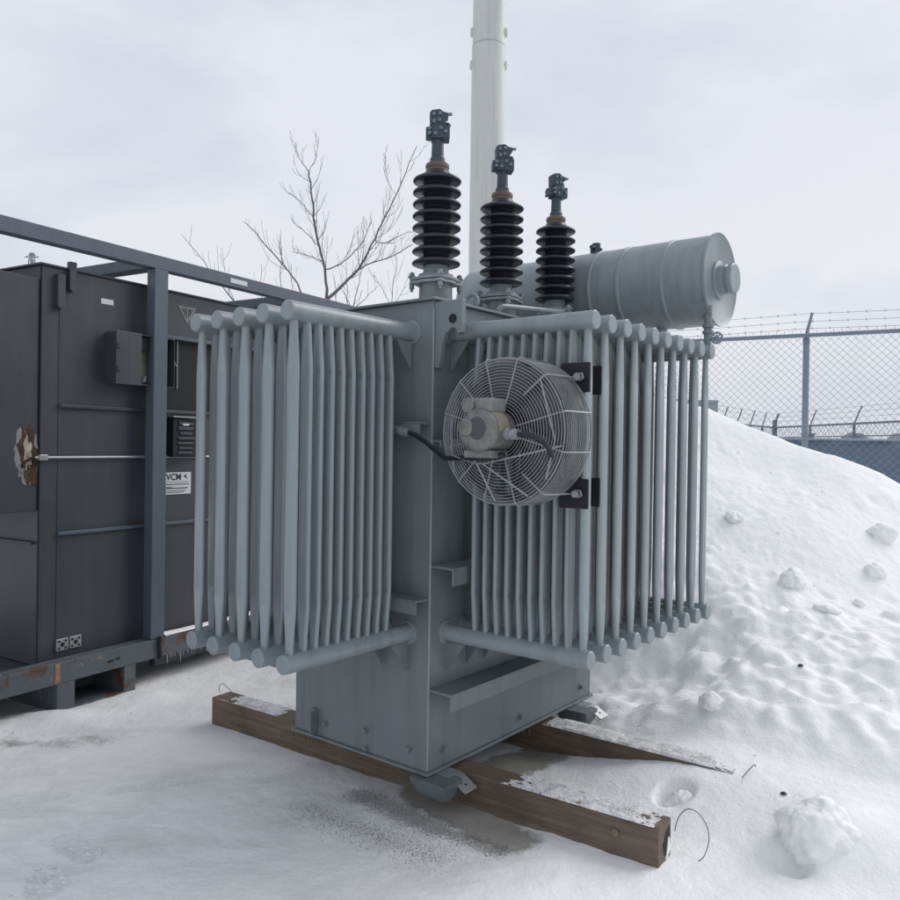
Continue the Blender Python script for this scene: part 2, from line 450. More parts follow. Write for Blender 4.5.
def wear(x, y):
    a, w = to_tf(x, y)
    ice = .80 - .55 * smooth(.25, 1.3, x + .30 * n3(x, y, 1.1, 12)) - .35 * smooth(4.6, 6.5, y)
    ice += .25 * n3(x, y, .9, 14)
    ice *= 1 - smooth(.03, .3, ground(x, y, False))
    # paler strip behind the front timber and near the skid
    ice -= .35 * exp(-((x + 2.0) / .5) ** 2 - ((y - 4.95) / .4) ** 2)
    ice -= .5 * smooth(-.25, -1.0, w) 
    wet = 0
    wet = max(wet, 1.05 - seg_dist(x, y, .0, 3.62, .50, 4.0) / .24)
    wet = max(wet, 1.05 - seg_dist(x, y, -.10, 3.55, .26, 3.15) / .20)
    wet = max(wet, .8 - seg_dist(x, y, .3, 4.3, .7, 4.7) / .3)
    wet = max(wet, .46 - seg_dist(x, y, -2.25, 4.05, -1.8, 4.12) / .9)
    speck = 0
    speck = max(speck, 1.15 - seg_dist(x, y, -.36, 3.52, -.02, 3.22) / .14, 1.1 - seg_dist(x, y, -.02, 3.22, .2, 3.06) / .10)
    speck = max(speck, .68 - seg_dist(x, y, -.55, 3.35, -.05, 3.02) / .45)
    speck = max(speck, .62 - seg_dist(x, y, -2.0, 4.05, -1.75, 4.12) / .3)
    return max(0, min(1, ice)), max(0, min(1, wet)), max(0, min(1, speck))

def axis_coords(lo, hi, step, outer, grow=1.22):
    c = []; x = lo
    while x <= hi: c.append(x); x += step
    s = step; x = hi
    while x < outer: s *= grow; x += s; c.append(x)
    s = step; x = lo; pre = []
    while x > -outer: s *= grow; x -= s; pre.append(x)
    return pre[::-1] + c
xs = axis_coords(-2.5, 4.6, .0155, 900); ys = axis_coords(2.55, 7.6, .0155, 900)
gv = []; gc = []
for y in ys:
    for x in xs:
        near = -3 < x < 6 and 1.5 < y < 9
        gv.append((x, y, ground(x, y, near)))
        gc.append((*wear(x, y), 1) if near else (.3, 0, 0, 1))
nx = len(xs)
gf = [(j * nx + i, j * nx + i + 1, (j + 1) * nx + i + 1, (j + 1) * nx + i) for j in range(len(ys) - 1) for i in range(nx - 1)]
me = bpy.data.meshes.new('snowy_ground'); me.from_pydata(gv, [], gf)
ca = me.color_attributes.new('wear', 'FLOAT_COLOR', 'POINT')
ca.data.foreach_set('color', [c for q in gc for c in q])
pa_ = me.attributes.new('prints', 'FLOAT', 'POINT')
pa_.data.foreach_set('value', [(sum(print_mask(q[0], q[1])) if (-2.5 < q[0] < -.5 and 2.5 < q[1] < 4) else 0.0) for q in gv])
me.polygons.foreach_set('use_smooth', [True] * len(me.polygons)); me.materials.append(M['ground'])
g = bpy.data.objects.new('ground', me); COL.objects.link(g); tag(g, kind='structure')

# ------------------------------------------------------------------ THE TRANSFORMER
T = empty('transformer', None, (X0, Y0, 0), pi / 2 - YAW)
tag(T, 'large light grey transformer with two banks of tube radiators and a round fan, on timbers', 'transformer')
L_, M_, H_ = 1.4189, .8332, 2.157
ZB = .172
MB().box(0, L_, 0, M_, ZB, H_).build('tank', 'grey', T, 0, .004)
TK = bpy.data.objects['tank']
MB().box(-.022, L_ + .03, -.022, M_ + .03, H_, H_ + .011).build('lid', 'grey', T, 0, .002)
b = MB().box(-.012, L_ + .012, -.012, M_ + .012, ZB - .012, ZB); b.build('base_plate', 'grey', T, 0, .002)
# weld bead down the near corner
wb = MB(); pts = [(-.0015, -.0015, ZB + .01 + i * .02) for i in range(98)]
wb.tube(pts, [.0045 + .0012 * random.random() for _ in pts], 6); wb.build('weld_seam', 'fin', TK)
# stiffener channels: flat shelf with a turned-down lip
def channel(side, z, d=.125, lip=.072, t=.009, s0=0.0, s1=None):
    m = MB()
    if side == 'right':
        s1 = L_ if s1 is None else s1
        m.box(s0, s1, -d, 0, z - t, z); m.box(s0, s1, -d, -d + t, z - lip, z - t)
    else:
        s1 = M_ if s1 is None else s1
        m.box(-d, 0, s0, s1, z - t, z); m.box(-d, -d + t, s0, s1, z - lip, z - t)
    return m
channel('right', .524).build('stiffener', 'grey', T, 0, .002)
channel('right', 1.045, lip=.074).build('stiffener', 'grey', T, 0, .002)
channel('left', .907, .09, .058).build('stiffener', 'grey', T, 0, .002)
channel('left', 1.645, .075, .05, s0=.006).build('stiffener', 'grey', T, 0, .002)
channel('right', 1.572, .05, .03).build('stiffener', 'grey', T, 0, .002)

# radiators
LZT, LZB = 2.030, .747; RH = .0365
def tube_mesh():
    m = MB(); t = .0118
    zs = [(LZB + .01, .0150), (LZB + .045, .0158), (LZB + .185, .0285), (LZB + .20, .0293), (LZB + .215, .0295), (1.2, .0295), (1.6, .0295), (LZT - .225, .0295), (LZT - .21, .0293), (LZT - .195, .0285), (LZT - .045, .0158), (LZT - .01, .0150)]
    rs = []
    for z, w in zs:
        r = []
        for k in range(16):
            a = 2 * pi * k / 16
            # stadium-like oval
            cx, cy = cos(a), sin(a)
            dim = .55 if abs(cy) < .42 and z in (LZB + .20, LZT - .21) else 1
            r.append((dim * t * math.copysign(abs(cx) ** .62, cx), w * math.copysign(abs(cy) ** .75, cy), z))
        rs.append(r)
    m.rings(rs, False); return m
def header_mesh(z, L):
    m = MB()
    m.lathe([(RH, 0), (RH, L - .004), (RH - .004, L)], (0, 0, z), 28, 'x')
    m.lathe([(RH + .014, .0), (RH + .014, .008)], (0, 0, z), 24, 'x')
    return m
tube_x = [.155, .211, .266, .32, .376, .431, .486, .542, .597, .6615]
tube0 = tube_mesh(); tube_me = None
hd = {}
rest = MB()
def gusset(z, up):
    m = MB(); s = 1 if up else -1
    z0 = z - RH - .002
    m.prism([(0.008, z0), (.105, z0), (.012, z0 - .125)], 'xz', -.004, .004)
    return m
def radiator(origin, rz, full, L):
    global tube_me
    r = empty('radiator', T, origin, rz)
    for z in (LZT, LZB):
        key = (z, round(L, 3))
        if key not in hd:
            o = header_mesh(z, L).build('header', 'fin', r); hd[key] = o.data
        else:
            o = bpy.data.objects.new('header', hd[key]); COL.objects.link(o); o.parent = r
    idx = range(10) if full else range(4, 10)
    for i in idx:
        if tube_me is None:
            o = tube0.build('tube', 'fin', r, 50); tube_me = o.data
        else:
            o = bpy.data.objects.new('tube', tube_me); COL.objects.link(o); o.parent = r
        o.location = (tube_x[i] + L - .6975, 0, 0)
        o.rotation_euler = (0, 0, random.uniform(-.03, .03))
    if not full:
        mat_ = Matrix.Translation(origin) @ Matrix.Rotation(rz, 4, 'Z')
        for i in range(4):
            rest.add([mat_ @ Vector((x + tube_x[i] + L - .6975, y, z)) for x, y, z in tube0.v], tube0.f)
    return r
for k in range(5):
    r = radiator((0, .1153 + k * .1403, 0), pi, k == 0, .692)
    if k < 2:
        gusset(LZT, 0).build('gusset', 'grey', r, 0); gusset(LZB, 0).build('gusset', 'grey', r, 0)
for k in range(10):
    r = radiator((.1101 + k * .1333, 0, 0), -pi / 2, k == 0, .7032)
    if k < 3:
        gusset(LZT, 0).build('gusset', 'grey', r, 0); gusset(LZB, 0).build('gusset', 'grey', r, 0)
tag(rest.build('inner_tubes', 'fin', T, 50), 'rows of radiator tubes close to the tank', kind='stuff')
# tie bars across the back tubes
MB().box(-.50, -.44, .30, .76, .690, .699).box(-.50, -.494, .30, .76, .65, .69).build('support_angle', 'grey', T, 0, .001)

# lifting lug at the near corner
lug = MB()
lug.prism([(-.0, 1.875), (-.022, 1.872), (-.034, 1.905), (-.040, 1.965), (-.062, 2.012), (-.095, 2.035), (-.118, 2.028), (-.121, 2.006), (-.146, 2.012), (-.146, 2.15), (-.0, 2.15)], 'yz', .004, .032)
lug.build('lifting_lug', 'grey', T, 0, .003)
lh = MB(); lh.cyl((-.0005, -.100, 2.072), (.0036, -.100, 2.072), .019, 20); lh.build('lug_hole', 'void', bpy.data.objects['lifting_lug'])
# lifting eyes on the lid
MB().torus((.285, .012, H_ + .011 + .026), .030, .0085, 'x', 28, 8).build('lifting_eye', 'fin', T)
# oil pipe on the lid
MB().tube([(.50, .02, 2.168), (.495, .015, 2.188), (.505, .005, 2.203), (.54, .0, 2.208), (1.05, .0, 2.252), (1.09, .005, 2.245), (1.11, .02, 2.17)], .0135, 12).build('oil_pipe', 'fin', T)

# bushings
def bushing_proto():
    B = empty('bushing', T)
    z0 = H_ + .009
    t = MB().lathe([(.092, z0), (.092, z0 + .006), (.076, z0 + .010), (.074, z0 + .095), (.074, z0 + .100)], n=36)
    t.build('turret', 'grey', B)
    f = MB()
    zf = z0 + .100
    # lobed clamp flange: ring plus ears
    for zz, hh in ((zf, .013), (zf + .017, .013)):
        pr = []
        for k in range(72):
            a = 2 * pi * k / 72; e = max(0, cos(4 * (a - .15))) ** 3
            pr.append(((.094 + .026 * e) * cos(a), (.094 + .026 * e) * sin(a)))
        f.prism(pr, 'xy', zz, zz + hh)
    f.build('flange', 'fin', B, 30, .002)
    for k in range(4):
        bo = MB()
        a = k * pi / 2 + .15; x, y = .108 * cos(a), .108 * sin(a)
        bo.cyl((x, y, zf - .035), (x, y, zf + .052), .0065, 10)
        bo.cyl((x, y, zf - .022), (x, y, zf - .003), .013, 6); bo.cyl((x, y, zf + .033), (x, y, zf + .047), .0135, 6)
        bo.box(x - .016, x + .016, y - .016, y + .016, zf + .028, zf + .034)
        bo.build('flange_bolt', 'fin' if k % 2 else 'boltgrey', B, 30)
    MB().lathe([(.080, zf + .030), (.078, zf + .045), (.058, zf + .052), (.056, zf + .095)], n=32).build('neck', 'grey', B)
    # porcelain: eight sheds
    pr = [(.052, zf + .088)]
    zs = 2.352; pitch = .0527
    for k in range(8):
        z = zs + k * pitch
        pr += [(.058, z - .003), (.074, z + .003), (.100, z + .001), (.1075, z + .005), (.1085, z + .011), (.104, z + .0175), (.088, z + .026), (.068, z + .034), (.058, z + .040)]
    pr += [(.056, zs + 8 * pitch - .004), (.05, zs + 8 * pitch)]
    MB().lathe(pr, n=48).build('porcelain', 'glaze', B, 60)
    zc = zs + 8 * pitch - .002
    MB().lathe([(.050, zc - .004), (.050, zc + .014), (.053, zc + .017), (.053, zc + .031), (.046, zc + .038), (.030, zc + .040)], n=32).build('collar', 'brass', B)
    zt = zc + .038
    MB().lathe([(.034, zt), (.034, zt + .022), (.028, zt + .030), (.026, zt + .108)], n=20).build('stem', 'cast', B)
    c = MB(); zb = zt + .104
    c.box(-.030, .052, -.036, .036, zb, zb + .058); c.box(-.054, -.026, -.026, .026, zb + .006, zb + .052)
    c.prism([(-.036, zb + .058), (.026, zb + .058), (.034, zb + .072), (.030, zb + .09), (.046, zb + .10), (.044, zb + .118), (.024, zb + .122), (.006, zb + .134), (-.028, zb + .128), (-.038, zb + .118)], 'xz', -.026, .026)
    c.box(.014, .050, -.012, .012, zb + .072, zb + .080)
    cl = c.build('terminal_clamp', 'cast', B, 0, .005)
    k = MB()
    for (x, z) in ((-.012, .018), (.012, .044), (-.038, .02), (-.038, .04), (.034, .028), (-.018, .076), (.006, .082), (-.02, .108), (.008, .112)):
        y = .036 if z < .06 else .026
        k.cyl((x, -y - .008, zb + z), (x, y + .008, zb + z), .0085, 6)
    k.cyl((.045, -.02, zb + .112), (.062, -.02, zb + .112), .007, 6); k.cyl((.04, .02, zb + .078), (.058, .02, zb + .078), .007, 6)
    k.build('clamp_bolts', 'boltgrey', cl, 30)
    # yaw so that the clamp's broad side faces the aisle
    return B
B0 = bushing_proto()
for i, (a, w) in enumerate(((.190, .148), (.703, .150), (1.222, .150))):
    o = B0 if i == 0 else dup(B0, T)
    o.location = (a, w, 0); o.rotation_euler = (0, 0, [-(pi / 2 - YAW) + .05, -(pi / 2 - YAW) + .12, -(pi / 2 - YAW) + .5][i])
    o['group'] = 'three dark ribbed bushings on the lid'

# conservator drum (axis along local y)
cz, ca_, cr = 2.430, 1.55, .233
CT = empty('conservator', T, (0, 0, 0))
def rib(w): return [(cr, w - .012), (cr + .006, w - .006), (cr + .006, w + .006), (cr, w + .012)]
prof = [(cr - .012, -.626), (cr + .006, -.640), (cr + .009, -.652), (cr + .005, -.658), (cr - .006, -.660)]
body = [(cr - .012, -.640), (cr + .008, -.652), (cr + .008, -.640), (cr, -.634)] + rib(-.42) + rib(-.17) + rib(.0) + rib(.55) + [(cr, .90), (cr - .03, .94), (cr * .6, .955), (.01, .96)]
# y axis lathe flips sign of nothing: profile z -> y
MB().lathe(body, (ca_, 0, cz), 72, 'y').build('drum', 'fin', CT, 40)  # lighter radiator paint carries the drum's bright sheen
MB().lathe([(.002, -.628), (cr - .004, -.628), (cr - .004, -.634), (.002, -.634)], (ca_, 0, cz), 64, 'y').build('end_plate', 'fin', CT, 40)
MB().lathe([(.10, -.634), (.10, -.648), (.076, -.652), (.076, -.685), (.066, -.688), (.066, -.70), (.078, -.703), (.078, -.722), (.072, -.728)], (ca_, 0, cz), 40, 'y').build('level_gauge', 'fin', CT, 40)
MB().lathe([(.035, cz + cr - .01), (.035, cz + cr + .03), (.024, cz + cr + .035), (.024, cz + cr + .06)], (ca_ - .0, .075, 0), 16).cyl((ca_ - .06, .075, cz + cr + .03), (ca_ + .05, .075, cz + cr + .03), .012, 10).build('filler_cap', 'cast', CT)
# drum legs down to the tank's far side
sup = MB()
for w in (.12, .68):
    sup.prism([(1.449, 1.75), (1.449, 2.15), (1.36, 2.18), (1.36, 2.30), (1.42, 2.30), (1.68, 2.30), (1.74, 2.22)], 'xz', w - .006, w + .006)
sup.build('drum_bracket', 'grey', CT, 0, .002)
vp = MB(); vp.tube([(1.43, -.632, 2.28), (1.43, -.632, 2.16), (1.42, -.636, 2.11), (1.36, -.66, 2.06)], .020, 14)
vp.cyl((1.43, -.632, 2.185), (1.43, -.632, 2.168), .028, 16)
vp.cyl((1.43, -.632, 2.152), (1.43, -.632, 2.137), .028, 16)
vo = vp.build('valve_pipe', 'grey', CT)
hw = MB(); hwc = (1.37, -.700, 2.105)
hw.torus(hwc, .027, .005, 'x', 24, 6)
for k in range(4):
    a = k * pi / 4; hw.cyl((hwc[0], hwc[1] - .025 * cos(a), hwc[2] - .025 * sin(a)), (hwc[0], hwc[1] + .025 * cos(a), hwc[2] + .025 * sin(a)), .0035, 6)
hw.cyl(hwc, (1.42, -.636, 2.11), .007, 8); hw.build('hand_wheel', 'fence', CT)
MB().cyl((ca_, -.33, cz - cr - .03), (ca_, -.33, cz - cr + .01), .03, 14).cyl((ca_ - .1, -.33, cz - cr - .03), (ca_, -.33, cz - cr - .03), .02, 12).build('drain_fitting', 'fin', CT)

# ------------------------------------------------------------------ cooling fan on the right bank
F = empty('cooling_fan', T, (0, -.442, 1.604))
R_ = .272; XF = -.132; XB = .055   # x towards -a is towards the viewer
gd = MB()
nr = 17
for i in range(nr):
    r = .085 + (R_ - .085) * i / (nr - 1)
    x = XF - .012 * (1 - (r / R_) ** 2)
    gd.torus((x, 0, 0), r, .0028 if i == nr - 1 else .0017, 'x', 64, 5)
for i in range(13):
    x = XF + .0138 * (i + 1)
    gd.torus((x, 0, 0), R_ + .004, .0017, 'x', 64, 5)
gd.torus((XB, 0, 0), R_ + .004, .004, 'x', 64, 6)
gd.build('ring_guard', 'ring', F)
rd = MB()
for k in range(12):
    a = 2 * pi * k / 12 + pi / 12
    if k in (4, 7): continue
    c, s = cos(a), sin(a)
    rd.tube([(XF - .014, .075 * c, .075 * s), (XF - .007, .18 * c, .18 * s), (XF - .004, (R_ + .002) * c, (R_ + .002) * s), (XF + .008, (R_ + .009) * c, (R_ + .009) * s), (XB, (R_ + .009) * c, (R_ + .009) * s)], .0027, 6)
rd.build('guard_spokes', 'wire', F)
br = MB()
y0 = .11
br.tube([(XF - .002, .235, -.045), (XF - .045, .20, -.09), (XF - .10, .05, -.118), (XF - .10, .0, -.118), (XF - .045, -.17, -.075), (XF - .002, -.262, -.05)], .0034, 6)
br.tube([(XF - .002, .215, -.155), (XF - .03, .205, -.09), (XF - .002, .23, .065)], .0038, 6)
br.tube([(XF - .10, .012, -.118), (XF - .002, -.125, -.235)], .0034, 6)
br.tube([(XF - .09, .045, -.118), (XF - .002, .02, -.26)], .0038, 6)
br.tube([(XF - .004, -.17, .19), (XF - .004, -.235, -.03), (XF - .004, -.2, -.17)], .0036, 6)
br.build('motor_support', 'wire', F)
mt = MB().lathe([(.056, -.300), (.070, -.294), (.080, -.280), (.082, -.262), (.082, -.180), (.076, -.168), (.076, -.14), (.05, -.12)], (0, .0, 0), 40, 'x')
mt.lathe([(.026, -.312), (.032, -.309), (.034, -.298)], (0, .036, .012), 20, 'x')
mt.box(-.28, -.17, -.060, .060, -.098, -.070)
mo = mt.build('motor', 'motor', F, 40, .004)
MB().lathe([(.028, -.3025), (.040, -.3015), (.042, -.296)], (0, -.012, .008), 24, 'x').build('end_bell', 'blade', mo)
pl_ = MB(); rs = []
for x in (-.262, -.195):
    rs.append([(x, -.0832 * sin(t), .0832 * cos(t)) for t in [radians(5 + 85 * k / 14) for k in range(15)]])
pl_.rings(rs, False, False); rp = pl_.build('rating_plate', 'yellow', mo)
cb = MB().box(-.272, -.172, -.052, .042, .066, .118); cb.build('capacitor_box', 'motor_box', mo, 0, .010)
kc = MB().cyl((-.285, .042, .092), (-.20, .042, .092), .027, 20); kc.build('capacitor', 'motor', mo)
MB().cyl((-.225, -.080, -.010), (-.225, -.140, -.012), .017, 14).cyl((-.225, -.092, -.010), (-.225, -.106, -.011), .023, 6).cyl((-.225, -.120, -.011), (-.225, -.134, -.012), .022, 6).build('cable_gland', 'wire', mo)
MB().tube([(-.225, -.138, -.012), (-.225, -.17, -.012), (-.218, -.20, -.020), (-.205, -.228, -.035), (-.19, -.245, -.060), (-.178, -.250, -.088)], .010, 10).build('motor_cable', 'rubber', F)
MB().lathe([(.095, -.128), (.095, -.10), (.05, -.095)], (0, 0, 0), 32, 'x').build('hub', 'rubber', F)
bl = MB()
for k in range(5):
    a0 = 2 * pi * k / 5 + .2
    rs = []
    for i in range(7):
        r = .08 + .175 * i / 6; half = .44 + .12 * i / 6
        row = []
        for j in range(7):
            q = -half + 2 * half * j / 6; a = a0 + q + .25 * i / 6
            row.append((-.075 + q / half * .042 * (1 - .3 * i / 6), r * cos(a), r * sin(a)))
        rs.append(row)
    bl.rings(rs, False, False)
blo = bl.build('blades', 'blade', F); sm = blo.modifiers.new('thickness', 'SOLIDIFY'); sm.thickness = .004
# shallow venturi ring behind the guard
MB().rings([[(x, r * cos(2 * pi * k / 64), r * sin(2 * pi * k / 64)) for k in range(64)] for x, r in ((-.008, .262), (.05, .260), (.05, .257), (-.008, .259), (-.008, .262))], False).build('shroud', 'blade', F)
# mounting pads with wire hooks
for (y, z) in ((-.200, .207), (-.200, -.228)):
    p = MB().box(.060, .070, y - .062, y + .062, z - .056, z + .056).build('mounting_pad', 'blackpad', F, 0, .003)
    MB().box(.203, .210, y - .035, y + .075, z - .056, z + .056).build('mounting_pad', 'blackpad', F, 0, .003)
    h = MB()
    s = 1 if z > 0 else -1
    h.tube([(XF - .004, y + .10, z - s * .075), (XF - .002, y + .015, z - s * .006), (XF + .01, y + .008, z - s * .002), (XF + .12, y + .005, z), (.05, y - .005, z), (.045, y - .02, z + .014), (.043, y - .04, z + .012), (.043, y - .045, z - .005), (.045, y - .03, z - .012), (.05, y - .012, z - .008)], .0034, 6)
    h.cyl((.03, y - .022, z), (.06, y - .022, z), .014, 12)
    h.build('guard_hook', 'wire', F)
# cable from the tank bracket to the fan
MB().cyl((-.095, .105, 1.612), (-.095, .045, 1.600), .014, 12).cyl((-.095, .065, 1.604), (-.095, .052, 1.601), .020, 6).cyl((-.095, .09, 1.609), (-.095, .078, 1.606), .020, 6).build('cable_gland', 'wire', T)
MB().tube([(-.095, .05, 1.600), (-.095, .015, 1.592), (-.10, -.05, 1.562), (-.115, -.12, 1.525), (-.15, -.19, 1.50), (-.17, -.24, 1.50), (-.19, -.30, 1.503), (-.23, -.38, 1.504), (-.24, -.45, 1.505), (-.22, -.52, 1.52)], .0095, 10).build('power_cable', 'rubber', T)

MB().cyl((-.095, .10, 1.611), (-.095, .62, 1.611), .011, 12).box(-.104, -.070, .12, .15, 1.598, 1.632).build('conduit', 'grey', T)
# base: bolts, grounding pad, jacking feet
bt = MB()
for w, z in ((.36, .27), (.355, .19), (.10, .25), (.62, .24)):
    bt.cyl((0, w, z), (-.016, w, z), .011, 6); bt.cyl((0, w, z), (-.004, w, z), .017, 14)
for a, z in ((.10, .245), (.70, .23), (1.30, .24)):
    bt.cyl((a, 0, z), (a, -.02, z), .011, 6); bt.cyl((a, 0, z), (a, -.004, z), .017, 14)
bt.build('base_bolts', 'grey', T, 30)
MB().box(-.020, 0, .675, .700, .185, .30).box(-.045, -.0, .675, .683, .185, .29).build('ground_pad', 'grey', T, 0, .002)
def foot(a, w0):
    pr = [(w0 + .10, .1585), (w0 - .075, .1585), (w0 - .098, .152), (w0 - .165, .115), (w0 - .163, .110), (w0 - .094, .146), (w0 - .072, .152), (w0 + .10, .152)]
    p = MB().prism(pr, 'yz', a + .0, a + .085).build('jacking_bracket', 'galv', T, 0, .001)
    MB().cyl((a + .042, w0 - .135, .1330), (a + .042, w0 - .1345, .1300), .006, 10).build('bracket_hole', 'void', p)
    q = MB(); rs = []
    for i in range(13):
        y = w0 + .06 - .0155 * i; k = max(.35, 1 - (abs(i - 6) / 6.2) ** 6) ** .5
        rs.append([(a - .030 + .064 * cos(t * pi / 8), y, .157 - .090 * k * max(0, sin(t * pi / 8)) ** .8) for t in range(9)])
    q.rings(rs, True, True)
    q.build('foot_pad', 'foot', T, 50)
foot(.050, -.0); foot(1.235, -.0)

# ------------------------------------------------------------------ timbers
def timber(p, q, zc, width, height, name, label, snow_spans, crust='frost'):
    p = Vector(p); q = Vector(q); d = (q - p); L = d.length; ang = math.atan2(d.y, d.x)
    E_ = empty('timber', None, (p.x, p.y, 0), ang); tag(E_, label, 'timber', 'timbers under the transformer')
    rs = []
    N = 60
    for i in range(N + 1):
        x = L * i / N
        wob = lambda s, k: .004 * noise.noise(Vector((x * 1.4 + s, k, s)))
        ch = .006
        y0 = wob(1, 0); y1 = -width + wob(2, 1); z1 = height + wob(3, 2) ; z0 = -.05
        if i in (0, N): pass
        rs.append([(x, y0, z0), (x, y0, z1 - ch), (x, y0 - ch, z1), (x, y1 + ch, z1), (x, y1, z1 - ch), (x, y1, z0)])
    MB().rings(rs, True).build('beam', 'wood', E_, 30)
    for (s0, s1, seed, thr) in snow_spans:
        m = MB(); nxs = int((s1 - s0) / .006); nys = 26; vs = []
        for i in range(nxs + 1):
            x = s0 + (s1 - s0) * i / nxs
            for j in range(nys + 1):
                y = -width * (j / nys) * .995
                n = noise.noise(Vector((x * 7, y * 11, seed))) + .6 * noise.noise(Vector((x * 28, y * 36, seed + 3))) + .35 * noise.noise(Vector((x * 80, y * 90, seed + 5)))
                edge = min(1, min(x - s0, s1 - x) / .14) - .25
                ey = min(1, min(j, nys - j) / 2.0) - .2
                h = .011 * (n * .8 + thr + edge * .8 - .55) * 1.0
                h = min(h, .010) if ey > .3 else min(h, .001 + .004 * ey)
                vs.append((x, y, height + max(h, -.012)))
        fs = [(i * (nys + 1) + j, i * (nys + 1) + j + 1, (i + 1) * (nys + 1) + j + 1, (i + 1) * (nys + 1) + j) for i in range(nxs) for j in range(nys)]
        m.add(vs, fs); m.build('snow_crust', crust, E_, 80)
    return E_, L, ang
# near faces run from right end to left end; local -y is away from the camera
t1, L1, A1 = timber((.789, 2.937), (-1.285, 4.385), 0, .128, .147, 'timber', 'long brown timber in front, its sawn end bare at lower right, snow dusted on top', [(.02, .70, 1.7, .62), (2.02, 2.50, 4.1, .35)])
t2, L2, A2 = timber((1.246, 3.462), (-.75, 4.985), 0, .14, .145, 'timber', 'brown timber behind, its right end buried in snow', [(.0, .95, 9.2, .80)])
# stamped marks on the timbers
def scrib(E_, pts_list, mat, r=.0022):
    m = MB()
    for pts in pts_list: m.tube(pts, r, 5)
    return m
def coil(x0, n, dx, h, zc):
    pts = []
    for i in range(n * 10 + 1):
        a = 2 * pi * i / 10; pts.append((x0 + dx * i / 10 + .012 * cos(a), .0015, zc + h * sin(a)))
    return pts
M['stamp'] = plain('pale_stamp_ink', (.27, .235, .19), .7, 0, .3, 80, .1)
M['stamp_y'] = plain('yellow_stamp_ink', (.17, .145, .085), .7, 0, .3, 80, .1)
scrib(t2, [coil(1.02, 6, -.036 * -1, .022, .085)], 'stamp').build('stamp', 'stamp', t2)
scrib(t1, [coil(1.73, 9, .027, .012, .082)], 'stamp_y').build('stamp', 'stamp_y', t1)
kn = MB().lathe([(.012, 0), (.016, .003), (.008, .005)], (.17, .002, .086), 12, 'y'); kn.build('knot', 'stamp_y', t1)
# end-grain decay on the front timber's sawn end
MB().prism([(-.045, .07), (-.085, .115), (-.115, .118), (-.122, .05), (-.07, .02)], 'yz', -.002, .004).build('rot_pocket', 'void', t1)
MB().prism([(-.070, .0), (-.112, .032), (-.106, .075), (-.095, .085)], 'yz', -.006, .001).build('end_snow', 'snow', t1)

# ------------------------------------------------------------------ strapping wires
def wire_obj(pts, label, r=.0016, group='loose wires at the timber ends'):
    P = [Vector(p) for p in pts]; out = []
    for i in range(len(P) - 1):
        p0 = P[max(i - 1, 0)]; p1 = P[i]; p2 = P[i + 1]; p3 = P[min(i + 2, len(P) - 1)]
        for k in range(6):
            t = k / 6
            out.append(.5 * ((2 * p1) + (p2 - p0) * t + (2 * p0 - 5 * p1 + 4 * p2 - p3) * t * t + (-p0 + 3 * p1 - 3 * p2 + p3) * t ** 3))
    out.append(P[-1])
    o = MB().tube(out, r, 6).build('wire', 'rubber'); tag(o, label, 'wire', group); return o
wire_obj([(.862, 2.985, .12), (.875, 2.99, .165), (.91, 3.0, .195), (.95, 2.995, .185), (.98, 2.98, .14), (.985, 2.97, .09), (.965, 2.96, .04), (.94, 2.95, .025)], 'thin black wire loop arching from the bare sawn end of the front timber')
wire_obj([(-1.265, 4.46, .15), (-1.27, 4.46, .185), (-1.25, 4.46, .20), (-1.225, 4.47, .175), (-1.205, 4.48, .152)], 'tiny wire loop on the far left end of the front timber')
z_ = ground(1.3, 3.44)
wire_obj([(1.265, 3.40, z_ + .012), (1.30, 3.44, z_ + .02), (1.345, 3.48, z_ + .035), (1.35, 3.475, z_ + .03)], 'short bent wire lying on snow by the buried timber end', .002)

# ------------------------------------------------------------------ snow chunks
def chunk(x, y, r, sq, seed, label, ang=0.0, sink=.35, rough=.25, facets=True):
    import bmesh
    bm = bmesh.new(); bmesh.ops.create_icosphere(bm, subdivisions=5, radius=1)
    for v in bm.verts:
        p = v.co.copy()
        d = 1 + rough * noise.noise(p * 1.1 + Vector((seed, 0, 0))) + rough * .5 * noise.noise(p * 2.7 + Vector((0, seed, 0))) + rough * .22 * noise.noise(p * 7 + Vector((0, 0, seed))) + rough * .1 * noise.noise(p * 17)
        # flattened facets
        for n_ in ((.8, -.2, .5), (-.7, -.4, .55), (.1, .8, .6), (-.1, -.85, .4)):
            nn = Vector(n_).normalized(); k = p.normalized().dot(nn)
            if facets and k * d > .80: d *= .80 / (k * d) * .35 + .65
        v.co = Vector((p.x * r * d, p.y * r * sq[0] * d, p.z * r * sq[1] * d))
    me = bpy.data.meshes.new('snow_chunk'); bm.to_mesh(me); bm.free()
    me.polygons.foreach_set('use_smooth', [True] * len(me.polygons)); me.materials.append(M['snow'])
    o = bpy.data.objects.new('snow_chunk', me); COL.objects.link(o)
    o.location = (x, y, ground(x, y) + r * sq[1] * (1 - 2 * sink) - (.05 if r > .12 else 0)); o.rotation_euler = (0, .1, ang)
    tag(o, label, 'snow chunk', 'frozen chunks of snow'); return o
chunk(1.43, 3.03, .150, (.85, .85), 3.1, 'biggest snow chunk, broad lump at the lower right with a hollow beside it', .2, .46, .24, False)
chunk(1.335, 4.02, .062, (.8, .75), 5.7, 'small rounded snow lump beyond the buried end of the rear timber', .2, .3)
chunk(1.02, 3.425, .062, (.9, .75), 8.3, 'small snow ball sitting in the hole between the timbers', .2, .3, .3)
chunk(2.20, 5.10, .095, (.8, .8), 11.9, 'pointed snow chunk halfway up the heap, nearest the radiators', .8, .32)
chunk(3.05, 5.62, .10, (.8, .75), 14.2, 'rounded snow chunk on the heap at the right photo edge', .1, .35)
